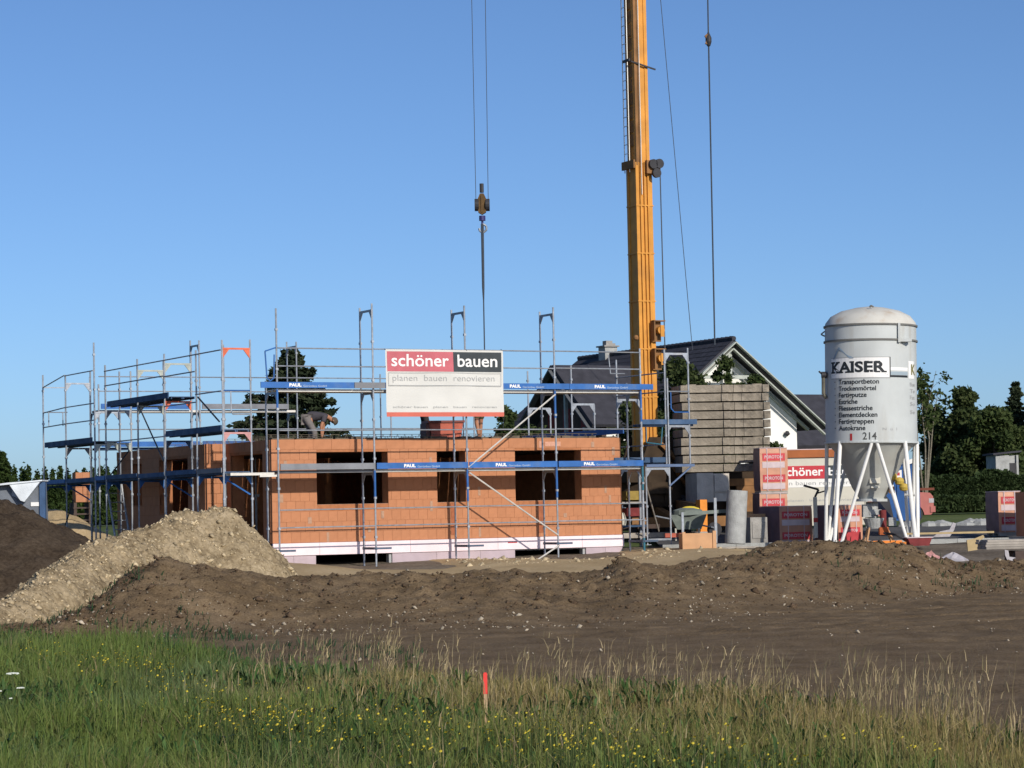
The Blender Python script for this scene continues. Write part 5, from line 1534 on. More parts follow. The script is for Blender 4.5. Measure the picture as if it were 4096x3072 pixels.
# a rack of tools and buckets under the scaffold end, dim
x, y, z = gp(626, 505, 69.5)
t = thing('tool_rack', 'dim tool rack with blue shelf and yellow machine at the house corner', 'rack', (x, y, float(base(69.5))), HA)
for dx in (-.45, .45):
    part('upright', MB().box(dx - .03, dx + .03, -.03, .03, 0, 2.0), M_GALV, t)
for z_, m in ((.55, M_BLUED), (1.2, M_PLANK)):
    part('shelf', MB().box(-.5, .5, -.25, .25, z_, z_ + .05), m, t)
part('yellow_machine', MB().box(-.1, .3, -.2, .15, 1.30, 1.55).tube((0, -.25, 1.4), (0, -.21, 1.4), .1, 10), mat('dusty_yellow', (.28, .20, .05), .8, .2, 6), t)
part('red_box', MB().box(-.1, .30, -.22, .1, .85, 1.08), mat('dusty_red', (.17, .03, .03), .8, .2, 6), t); part('sack', MB().lathe([(.2, .6), (.24, .75), (.16, .95), (0, .98)], 10, -.25, 0, 0), M_CONTW, t)

# right-hand litter and the plank stack
x, y, z = gp(880, 544, 62)
t = thing('orange_barrier', 'fallen orange barrier board lying at the silo foot', 'barrier', (x - .55, y, z - .08), .05)
part('board', MB().box(0, 1.1, -.03, .03, .06, .16), M_BARR, t); part('end_piece', MB().box(.62, 1.2, -.06, .06, -.12, .12), M_BARR, t); part('slot', MB().box(.86, .90, -.065, -.061, -.04, .08), M_DARK, t)
x, y, z = gp(918, 541, 64.5)
t = thing('red_trough', 'small red plastic trough beside the silo foot', 'trough', (x, y, z - .12), .1)
mb = MB(); mb.prism([(-.32, .20), (.32, .20), (.24, .0), (-.24, 0)], 'y', -.2, .2); part('trough_body', mb, mat('dusty_red', (.17, .03, .03), .8, .2, 6), t); part('trough_rim', MB().box(-.35, .35, -.22, .22, .202, .225), M_LABELW, t)
def crumple(name, label, cat, px, py, Y, w, h, m, seed):
    x, y, z = gp(px, py, Y); r = random.Random(seed)
    mb = MB(); n = 14; rows = []
    v = [];
    for j in range(6):
        k = j / 5
        for i in range(n):
            t = 2 * math.pi * i / n
            rr = (1 - k ** 1.6) * r.uniform(.75, 1.2) + .02
            v.append((w / 2 * rr * math.cos(t), w / 3 * rr * math.sin(t), h * k * r.uniform(.8, 1.15) - .05))
    f = [(j * n + i, j * n + (i + 1) % n, (j + 1) * n + (i + 1) % n, (j + 1) * n + i) for j in range(5) for i in range(n)]
    mb.add(v, f)
    return solo(name, mb, m, label, cat, (x, y, z), 0)
crumple('plastic_sheet', 'crumpled pink plastic sheet lying on the earth by the red trough', 'plastic sheet', 931, 562, 57, .62, .30, M_PINKPL, 3)
crumple('plastic_bag', 'crumpled milky plastic bag lying on the ground before the road', 'plastic bag', 953, 559, 57, .70, .19, M_CLEARPL, 5)
x, y, z = gp(974, 549, 60)
t = thing('insulation_sheet', 'bent pale yellow insulation sheet leaning at the plank stack end', 'insulation sheet', (x, y, z), .2)
part('sheet', MB().prism([(-.16, -.05), (.08, -.02), (.10, .16), (.27, .27), (.24, .33), (.02, .25), (-.18, .22)], 'y', -.02, .02), M_YSHEET, t)
x, y, z = gp(942, 535, 66.8)
solo('white_scrap', MB().prism([(-.25, -.05), (.2, -.05), (.32, .12), (.38, .30), (.30, .33), (.2, .14), (-.05, .10)], 'y', -.03, .03), M_CLEARPL, 'pale bent plastic scrap behind the red trough', 'plastic scrap', (x, y, z), 0)
x, y, z = gp(960, 532.5, 66.5)
solo('kerb_plank', MB().box(-1.5, .9, -.04, .04, -.03, .02), M_YSHEET, 'long yellowish plank lying along the near road edge', 'plank', (x, y, z), .02)
x, y, z = gp(982, 549, 57.5)
t = thing('plank_stack', 'stack of long grey weathered planks on dark bearers at the picture edge', 'plank stack', (x, y, z), .08)
for k in range(4):
    for j in range(3):
        o = part('plank', MB().box(.0 + random.uniform(-.04, .04), 3.4, -.4 + j * .28, -.14 + j * .28, .06 - k * .055 + .1, .11 - k * .055 + .1), M_PLANK, t)
for xx in (.75, 1.6, 2.6):
    part('bearer', MB().box(xx - .1, xx + .1, -.45, .45, -.42, -.06), M_WOODH, t)
for k in range(2):
    part('plank', MB().box(.62, 3.3, -.36, .36, -.20 - k * .13, -.10 - k * .13), M_WOODH, t)
part('plank', MB().box(.62, 3.3, -.38, .30, -.62, -.46), M_PLANK, t)
part('torn_foil', MB().prism([(.40, -.02), (.48, -.04), (.50, -.18), (.64, -.20), (.62, -.30), (.46, -.28), (.40, -.14)], 'y', -.48, -.46), M_CLEARPL, t)

# ================================================================== COVERED TRAILER behind the soil heap
x, y, z = gp(22, 505, 62.5)
t = thing('covered_trailer', 'grey blue trailer box under a silver tarpaulin behind the topsoil heap', 'trailer', (at(-8, 505, 62.5)[0], 62.5, float(base(62.5))))
k2 = 62.5 / FPX
def tp(px, py): return ((px + 8) * k2, at(20, py + 3.5, 62.5)[2] - float(base(62.5)))
mb = MB(); mb.prism([tp(-8, 540), tp(-8, 482.5), tp(10.5, 480.5), tp(42.5, 478.5), tp(44.0, 518), tp(44, 540)], 'y', .0, .55)
part('box_body', mb, M_TRAIL, t)
mb = MB(); mb.prism([tp(10.8, 480.3), tp(42.5, 478), tp(26, 498.5), tp(22, 497)], 'y', -.22, -.02); part('tarpaulin', mb, M_TARP, t)
mb = MB(); mb.prism([tp(-10, 482.6), tp(44, 478.2), tp(44, 476.8), tp(30, 478), tp(10, 479), tp(-10, 481.3)], 'y', -.25, .6); part('tarpaulin', mb, M_TARP, t)
mb = MB(); mb.prism([tp(12, 481.5), tp(21.5, 497), tp(12.5, 492)], 'y', -.05, -.003); part('folded_flap', mb, M_GALV, t)
mb = MB(); mb.box(tp(40, 0)[0], tp(45.5, 0)[0], -.06, .1, tp(0, 520)[1], tp(0, 479)[1]); part('corner_post', mb, mat('dull_blue_post', (.05, .10, .20), .7, .15, 4), t)
part('number_plate', MB().box(tp(31, 0)[0], tp(39, 0)[0], -.03, -.004, tp(0, 503)[1], tp(0, 499)[1]), M_WHITEP, t)
# ================================================================== NEIGHBOUR HOUSE
RU, RV, RZ = 28.53, 23.64, 8.0
nx_, ny_ = hw(RU, RV)
GZ = float(base(ny_))
nh = thing('neighbour_house', 'white gabled house with dark slate roof behind the crane and ballast stack', 'house', (nx_, ny_, 0), HA)
SL = .785; HWD = 4.25                                         # slope, eave half width
E_Z = RZ - SL * HWD
LEN = 12.1
wl = MB()
wl.prism([(-3.4, GZ - .3), (3.4, GZ - .3), (3.4, RZ - SL * 3.4 - .18), (0, RZ - .2), (-3.4, RZ - SL * 3.4 - .18)], 'y', .95, 1.2)
wl.box(-3.4, -3.1, 1.201, LEN - .6, GZ - .3, RZ - SL * 3.4 - .18); wl.box(3.1, 3.4, 1.201, LEN - .6, GZ - .3, RZ - SL * 3.4 - .18)
part('wall', wl, M_HWHITE, nh)
def roof_plane(name, p0, p1, p2, p3, th, m, parent):
    mb = MB(); n = (Vector(p1) - Vector(p0)).cross(Vector(p3) - Vector(p0)).normalized() * th
    a = [Vector(p) for p in (p0, p1, p2, p3)]
    mb.add(a + [q - n for q in a], [(0, 1, 2, 3), (7, 6, 5, 4), (0, 4, 5, 1), (1, 5, 6, 2), (2, 6, 7, 3), (3, 7, 4, 0)])
    return part(name, mb, m, parent)
rl = roof_plane('roof', (0, 0, RZ), (0, LEN, RZ), (-HWD, LEN, E_Z), (-HWD, 0, E_Z), .14, M_ROOF, nh)
rr = roof_plane('roof', (0, 0, RZ), (HWD, 0, E_Z), (HWD, LEN, E_Z), (0, LEN, RZ), .14, M_ROOF, nh)
mb = MB()                                                     # tile courses in low relief
for k in range(18):
    t = (k + .5) / 18
    for j in range(28):
        a, b = j * LEN / 28, (j + 1) * LEN / 28 - .02
        x0, x1 = -HWD * t, -HWD * (t + 1 / 18)
        if x1 < -HWD: continue
        mb.add([(x0, a, RZ - SL * -x0 + .012), (x0, b, RZ - SL * -x0 + .012), (x1, b, RZ - SL * -x1 + .03), (x1, a, RZ - SL * -x1 + .03)], [(0, 1, 2, 3)])
part('roof_tiles', mb, M_ROOF, nh, kind='stuff')
mb = MB()
for j in range(40): mb.tube((0, j * LEN / 40, RZ + .02), (0, (j + 1) * LEN / 40 - .02, RZ + .04), .10, 6)
part('ridge_tiles', mb, M_ROOF, nh, kind='stuff')
for s in (-1, 1):
    part('barge_board', MB().beam((0, -.03, RZ - .12), (s * HWD, -.03, E_Z - .12), .04, .26, (0, 1, 0)), M_TRIM, nh)
    part('barge_board', MB().beam((0, .12, RZ - .36), (s * (HWD - .1), .12, E_Z - .32), .05, .16, (0, 1, 0)), M_TRIM, nh)
    part('rafter', MB().beam((s * .0, .9, RZ - .42), (s * 3.9, .9, E_Z - .1), .10, .16, (0, 1, 0)), M_TRIM, nh)
part('king_post', MB().box(-.08, .08, .30, .42, RZ - 1.5, RZ - .45), M_TRIM, nh)
part('collar_beam', MB().box(-1.3, 1.3, .30, .42, RZ - 1.5, RZ - 1.36), M_TRIM, nh)
for u0, z0, w, h in ((1.05, 5.0, .42, .9), (-1.6, 5.0, .42, .9)):
    part('shutter', MB().box(u0, u0 + w, .90, .949, z0, z0 + h + .35), M_REDSH, nh)
wn_ = part('window', MB().box(-1.1, 1.0, .92, .949, 4.95, 6.2), M_TRIM, nh); part('pane', MB().box(-1.0, -.08, .90, .919, 5.05, 6.1).box(.0, .9, .90, .919, 5.05, 6.1), M_GLASS, wn_)
part('cornice_line', MB().box(-3.38, 3.38, .935, .949, GZ + 2.2, GZ + 2.26), M_TRIM, nh)
part('wall_lamp', MB().lathe([(.0, -.1), (.12, 0), (.05, .12)], 8, 2.85, .8, 4.4), M_DARK, nh)
ch = part('chimney', MB().box(-.29, .29, 9.35, 9.9, RZ - .3, RZ + .34), M_CONCL, nh)
part('chimney_cap', MB().box(-.36, .36, 9.27, 9.98, RZ + .342, RZ + .40).box(-.2, .1, 9.4, 9.7, RZ + .402, RZ + .60).box(.12, .30, 9.5, 9.8, RZ + .402, RZ + .5), M_CONC, ch)
sk_ = part('roof_window', MB().add([(-1.05, 8.3, RZ - SL * 1.05 + .06), (-1.05, 9.1, RZ - SL * 1.05 + .06), (-1.75, 9.1, RZ - SL * 1.75 + .06), (-1.75, 8.3, RZ - SL * 1.75 + .06)], [(0, 1, 2, 3)]), M_GREYB, nh)
# cross gable facing the building site
DX0, DY0, DZ = 22.5 - RU, 27.18 - RV, 7.08
HD = 3.05; DE = DZ - SL * HD
roof_plane('cross_roof', (DX0, DY0, DZ), (-1.1, DY0, DZ), (-HWD + .3, DY0 - HD, DE), (DX0, DY0 - HD, DE), .12, M_ROOF, nh)
roof_plane('cross_roof', (DX0, DY0, DZ), (DX0, DY0 + HD, DE), (-HWD + .3, DY0 + HD, DE), (-1.1, DY0, DZ), .12, M_ROOF, nh)
cw = MB(); cw.prism([(DY0 - HD + .5, GZ - .3), (DY0 + HD - .5, GZ - .3), (DY0 + HD - .5, DE + SL * .5 - .15), (DY0, DZ - .15), (DY0 - HD + .5, DE + SL * .5 - .15)], 'x', DX0 + .7, DX0 + .9)
part('cross_gable_wall', cw, M_WOODH, nh)
part('cross_gable_side', MB().box(DX0 + .9, -3.41, DY0 - HD + .5, DY0 - HD + .7, GZ - .3, DE + .2), M_HWHITE, nh)
for s in (-1, 1):
    part('barge_board', MB().beam((DX0 - .02, DY0, DZ - .12), (DX0 - .02, DY0 + s * HD, DE - .12), .04, .24, (1, 0, 0)), mat('slate_grey_board', (.10, .11, .12), .7, .1, 4), nh)
for v0 in (-1.6, -.2, 1.0):
    part('gable_shutter', MB().box(DX0 + .66, DX0 + .69, DY0 + v0, DY0 + v0 + .55, 4.2, 5.5), M_REDSH, nh)
part('gable_post', MB().box(DX0 + .05, DX0 + .17, DY0 - .95, DY0 - .83, 3.6, 6.0).box(DX0 + .05, DX0 + .17, DY0 - 2.4, DY0 - 2.25, 2.2, 4.7), M_TRIM, nh)
# lower wing to the far side
wx = MB(); wx.box(3.45, 8.5, 3.0, 9.0, GZ - .3, 4.1); part('wing_wall', wx, M_WOODH, nh)
roof_plane('wing_roof', (3.9, 5.6, 6.2), (3.9, 2.4, 4.0), (9.2, 2.4, 4.0), (9.2, 5.6, 6.2), .14, M_ROOF, nh)
roof_plane('wing_roof', (3.9, 5.6, 6.2), (9.2, 5.6, 6.2), (9.2, 9.2, 4.0), (3.9, 9.2, 4.0), .14, M_ROOF, nh)

# ================================================================== TREES
def leaf_cards(P, size, seed, flat_=.0, elong=1.5):
    """leaf clumps: bent quads of leaf size scattered at points P"""
    r = np.random.default_rng(seed); n = len(P)
    a = r.normal(size=(n, 3)); a[:, 2] *= (1 - flat_); a /= np.linalg.norm(a, axis=1)[:, None]
    b = r.normal(size=(n, 3)); b -= (b * a).sum(1)[:, None] * a; b /= np.linalg.norm(b, axis=1)[:, None]
    s = size * r.uniform(.55, 1.35, (n, 1))
    A, B = a * s * elong / 2, b * s / 2
    c = np.cross(a, b) * s * .22
    co = np.stack([P - A, P - B * .9 + c, P + A, P + B * .9 + c], 1).reshape(-1, 3)
    q = np.arange(4 * n).reshape(n, 4)
    q = np.concatenate([q[:, [0, 1, 2]], q[:, [0, 2, 3]]])
    return co, q

def blob_points(blobs, n, seed, shell=.55):
    r = np.random.default_rng(seed)
    w = np.array([b[3] * b[4] * b[5] for b in blobs]) ** .72; w /= w.sum()
    k = r.choice(len(blobs), n, p=w)
    B = np.array(blobs)[k]
    d = r.normal(size=(n, 3)); d /= np.linalg.norm(d, axis=1)[:, None]
    rad = shell + (1 - shell) * r.random(n) ** .8
    rad *= 1 + .16 * r.normal(size=n)
    return B[:, :3] + d * rad[:, None] * B[:, 3:6]

def tree(name, label, cat, loc, h, blobs, nleaf, leaf, m, trunk_r=.12, seed=1, trunk_top=None, group=None, bark=None, limbs=6, flat_=.2):
    t = thing(name, label, cat, loc, 0, group)
    r = random.Random(seed)
    P = blob_points(blobs, int(nleaf * 1.8), seed, .38)
    P = P[P[:, 2] > .02]
    co, q = leaf_cards(P, leaf * .76, seed + 1, flat_)
    link('crown', np_mesh('crown', co, q, m), t)
    tm = MB(); tt = trunk_top or h * .7
    pts = [(0, 0, -.3)] + [(r.uniform(-.06, .06) * k, r.uniform(-.06, .06) * k, tt * k / 4) for k in range(1, 5)]
    for i in range(4): tm.tube(pts[i], pts[i + 1], trunk_r * (1 - i * .2), 7, trunk_r * (1 - (i + 1) * .2), False)
    for i in range(limbs):
        b = r.choice(blobs); z0 = r.uniform(.2, .6) * tt
        mid = (b[0] * .5, b[1] * .5, (z0 + b[2]) / 2)
        tm.tube((0, 0, z0), mid, trunk_r * .45, 5, trunk_r * .3, False); tm.tube(mid, (b[0], b[1], b[2]), trunk_r * .3, 5, trunk_r * .12, False)
    part('trunk', tm, bark or M_BARK, t)
    return t

def rnd_blobs(n, w, h0, h1, r0, r1, seed, peak=None):
    r = random.Random(seed); out = []
    for _ in range(n):
        k = r.random(); z = h0 + (h1 - h0) * k
        env = math.sqrt(max(.05, 1 - (2 * k - .8) ** 2 / 1.5)) if peak is None else max(.12, 1 - k ** peak)
        a, d = r.uniform(0, 6.28), w * env * math.sqrt(r.random())
        rr = r.uniform(r0, r1) * (1 - .35 * k)
        out.append((d * math.cos(a), d * math.sin(a), z, rr, rr, rr * r.uniform(.7, 1.0)))
    return out

def conifer(name, label, loc, h, rbase, seed, m, tiers=26, per=11, ntw=26, group=None, droop=.25):
    t = thing(name, label, 'tree', loc, 0, group)
    r = np.random.default_rng(seed)
    tm = MB(); tm.tube((0, 0, -.3), (0, 0, h * .97), .13, 8, .015, False)
    Ps = []
    for k in range(tiers):
        f = (k + .5) / tiers; z = h * (.06 + .92 * f)
        L_ = rbase * (1 - f) ** .82 + .06
        for j in range(per):
            a = r.uniform(0, 2 * math.pi); l = L_ * r.uniform(.6, 1.18)
            e = np.array([math.cos(a) * l, math.sin(a) * l, -droop * l + .35 * l * (f ** 2) + r.uniform(-.05, .1)])
            p0 = np.array([0, 0, z])
            tm.tube(p0, p0 + e, .018, 3, .006, False)
            s = r.random(ntw) ** .65
            c = p0 + e[None] * s[:, None]
            side = np.stack([-math.sin(a) * np.ones(ntw), math.cos(a) * np.ones(ntw), np.zeros(ntw)], -1)
            c = c + side * (r.normal(size=(ntw, 1)) * .17 * l * (1.1 - s[:, None])) + np.stack([np.zeros(ntw), np.zeros(ntw), -.10 * r.random(ntw)], -1)
            Ps.append(c)
    P = np.concatenate(Ps)
    co, q = leaf_cards(P, .17, seed + 3, .45, 1.9)
    link('crown', np_mesh('crown', co, q, m), t)
    part('trunk', tm, M_BARK, t)
    return t
def gpos(px, Y): return (at(px, 500, Y)[0], Y, float(base(Y)))

conifer('spruce', 'dark spruce standing behind the brick house between the scaffold frames', gpos(293, 86), 6.3, 3.5, 21, M_SPRUCE, 26, 15, 40, None, .08)
conifer('spruce', 'pointed dark green conifer at the end of the thuja row', gpos(2, 118), 3.4, 1.0, 22, M_THUJA, 22, 12, 22, None, .05)
# thuja row at the back of the site
rr_ = random.Random(5)
for i in range(17):
    px = 14 + i * 7.8 + rr_.uniform(-1, 1)
    Y = 128 + rr_.uniform(-1, 1)
    hh = (2.85 + rr_.uniform(-.14, .18))
    bl_ = [(0, 0, k * hh / 7, .23 * (1 - (k / 8.2) ** 3) + .02, .23 * (1 - (k / 8.2) ** 3), .42) for k in range(0, 7)]
    lab = 'columnar thuja, %s from the pointed conifer in the row behind the scaffold' % ('first second third fourth fifth sixth seventh eighth ninth tenth eleventh twelfth thirteenth fourteenth fifteenth sixteenth seventeenth'.split()[i])
    tree('thuja', lab, 'tree', gpos(px, Y), hh, bl_, 900, .16, M_THUJA, .05, 200 + i, hh * .8, 'thujas in the row behind the site', None, 0)
# shrubs and trees round the neighbour house
tree('garden_shrub', 'broad dark shrub in front of the neighbour cross gable, above the roof edge', 'shrub', gpos(530, 84), 3.7, rnd_blobs(16, 1.5, .5, 3.0, .5, .8, 31), 5200, .16, M_LEAFM, .08, 31)
tree('garden_shrub', 'light topped shrub right behind the lower banner corner', 'shrub', gpos(508, 86), 4.4, rnd_blobs(10, .7, .5, 3.9, .35, .6, 32), 3000, .15, M_LEAFM, .06, 32)
tree('garden_shrub', 'reddish green bush below the dark cross gable of the neighbour house', 'shrub', gpos(575, 83.5), 2.9, rnd_blobs(12, 1.3, .4, 2.5, .4, .7, 33), 3600, .15, M_LEAFM, .07, 33)
tree('garden_tree', 'dark leafy tree between crane mast and ballast stack', 'tree', gpos(686, 86), 6.0, rnd_blobs(22, 1.45, .8, 5.3, .6, .95, 34), 8500, .17, M_LEAFD, .14, 34)
tree('garden_tree', 'slender light tree growing in front of the white gable', 'tree', gpos(737, 88), 5.9, rnd_blobs(20, 1.05, 2.0, 5.6, .25, .5, 35), 2600, .16, M_LEAFM, .07, 35)
tree('garden_tree', 'dark tree right behind the yellow crane mast', 'tree', gpos(640, 85), 4.3, rnd_blobs(14, 1.1, .6, 3.9, .5, .8, 36), 4600, .16, M_LEAFD, .1, 36)
tree('garden_shrub', 'low bush between the ballast stack and the white gable wall', 'shrub', gpos(766, 84), 3.6, rnd_blobs(8, .55, .5, 3.3, .25, .45, 37), 1300, .14, M_LEAFM, .05, 37)
# the grove on the right
tree('broadleaf_tree', 'tall dense dark tree right of the silo with a pointed top', 'tree', gpos(969, 122), 6.0, rnd_blobs(40, 2.3, .5, 5.35, .45, 1.0, 41, 1.7), 17000, .22, M_LEAFD, .18, 41, None, None, None, 9)
tree('broadleaf_tree', 'round dark tree filling the gap beside the silo edge', 'tree', gpos(940, 124), 5.2, rnd_blobs(22, 1.7, .6, 4.5, .6, 1.0, 42), 9000, .21, M_LEAFD, .15, 42)
tree('broadleaf_tree', 'lighter green tree behind the little white shed', 'tree', gpos(996, 120), 4.9, rnd_blobs(20, 1.3, .8, 4.4, .5, .9, 43), 8000, .20, M_LEAFM, .14, 43)
conifer('spruce', 'pointed dark conifer at the picture edge beside the shed', gpos(1019, 128), 6.3, 1.5, 44, M_SPRUCE, 24, 12, 26, None, .08)
tree('broadleaf_tree', 'dark tree half outside the picture behind the shed', 'tree', gpos(1040, 126), 6.0, rnd_blobs(18, 1.6, .6, 5.2, .6, 1.0, 45), 6500, .21, M_LEAFD, .15, 45)
# sparse young tree next to the silo
sp0 = gpos(925, 104)
t = thing('young_tree', 'thin young tree with sparse leaves and pale forked stem beside the silo', 'tree', sp0)
k1 = 104 / FPX
def yp(px, py): return Vector(((px - 925) * k1, 0, (EYE + (503.5 - py) * k1) - sp0[2]))
tm = MB(); tips = []
forks = [((925, 478), (919, 440), (917, 405), (919, 366)), ((926, 478), (931, 440), (930, 415), (937, 372)), ((925, 478), (926, 448), (924, 410), (930, 384)), ((926, 478), (934, 445), (938, 420), (942, 392))]
rr_ = random.Random(9)
for f_ in forks:
    pts = [yp(*p) for p in f_]; pts = [p + Vector((0, rr_.uniform(-.3, .3) * i, 0)) for i, p in enumerate(pts)]
    pts[0] = Vector((0, 0, -.2))
    for i in range(3): tm.tube(pts[i], pts[i + 1], .042 - i * .012, 6, .030 - i * .011, False)
    for i in range(9):
        s = rr_.uniform(.45, 1.05); j = min(2, int(s * 3)); p = pts[j].lerp(pts[j + 1], min(1, s * 3 - j))
        e = p + Vector((rr_.uniform(-.5, .5), rr_.uniform(-.5, .5), rr_.uniform(.1, .6)))
        tm.tube(p, e, .012, 4, .005, False); tips.append(e)
part('trunk', tm, M_BARKP, t)
P_ = np.array([np.array(e) + np.random.default_rng(i).normal(size=(26, 3)) * .14 for i, e in enumerate(tips)]).reshape(-1, 3)
co, q = leaf_cards(P_, .15, 77, .1); link('crown', np_mesh('crown', co, q, M_LEAFM), t)
# clipped hedge on the right and the dark one behind the thujas
def hedge(label, px0, px1, Y, h, n, m, seed, d=1.2):
    x0, x1 = at(px0, 500, Y)[0], at(px1, 500, Y)[0]
    t = thing('hedge', label, 'hedge', ((x0 + x1) / 2, Y, float(base(Y))))
    r = np.random.default_rng(seed)
    w = x1 - x0
    P = np.stack([r.uniform(-w / 2, w / 2, n), r.uniform(-d / 2, d / 2, n), r.random(n) ** .8 * h], -1)
    top = h * (.90 + .13 * fbm(P[:, 0], P[:, 0] * 0, .9, 4, seed)) * r.uniform(.93, 1.06, n)
    P[:, 2] = P[:, 2] / h * top
    f = r.random(n) < .62; P[f, 1] = -d / 2 * r.uniform(.75, 1.1, f.sum())
    co, q = leaf_cards(P, .15, seed + 1, .1)
    link('foliage', np_mesh('foliage', co, q, m), t)
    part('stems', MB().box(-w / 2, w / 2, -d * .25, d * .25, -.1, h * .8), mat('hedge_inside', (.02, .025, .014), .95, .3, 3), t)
    return t
hedge('long dark clipped hedge between the road and the grove on the right', 900, 1090, 108, 1.5, 46000, M_HEDGE, 61)
hedge('dark tall hedge behind the side scaffold, below the thuja tops', -60, 150, 112, 1.95, 24000, M_THUJA, 62)
hedge('low light green bushes on the verge before the clipped hedge', 915, 1010, 97, .55, 8000, M_HEDGE, 63)
# small white shed in the grove
x, y, z = gpos(997, 112)
t = thing('garden_shed', 'little white shed with dark doorway in front of the grove', 'shed', (x, y, float(base(112))), .12)
hh = at(1000, 452, 112)[2] - float(base(112))
part('wall', MB().box(0, .62, 0, .1, 0, hh - .15).box(.0, 1.05, .101, 1.4, 0, hh - .15).box(.95, 1.05, 0, .1, 0, hh - .15), M_CONCL, t)
part('doorway', MB().box(.625, .945, .03, .099, 0, hh - .5), M_DARK, t)
part('roof', MB().prism([(-.15, hh - .14), (1.15, hh - .02), (1.15, hh + .05), (-.15, hh - .06)], 'y', -.15, 1.5), M_ROOF, t)

# ================================================================== PEOPLE ON THE ROOF
def skin_mesh(name, pts, edges, rad, m, parent, root=0, sub=1):
    me = bpy.data.meshes.new(name)
    me.from_pydata([tuple(p) for p in pts], edges, [])
    o = link(name, me, parent)
    me.materials.append(m)
    md = o.modifiers.new('skin', 'SKIN'); md.use_smooth_shade = True
    for i, r in enumerate(rad):
        me.skin_vertices[0].data[i].radius = (r, r) if not isinstance(r, tuple) else r
    me.skin_vertices[0].data[root].use_root = True
    s = o.modifiers.new('smooth', 'SUBSURF'); s.levels = sub; s.render_levels = sub
    return o

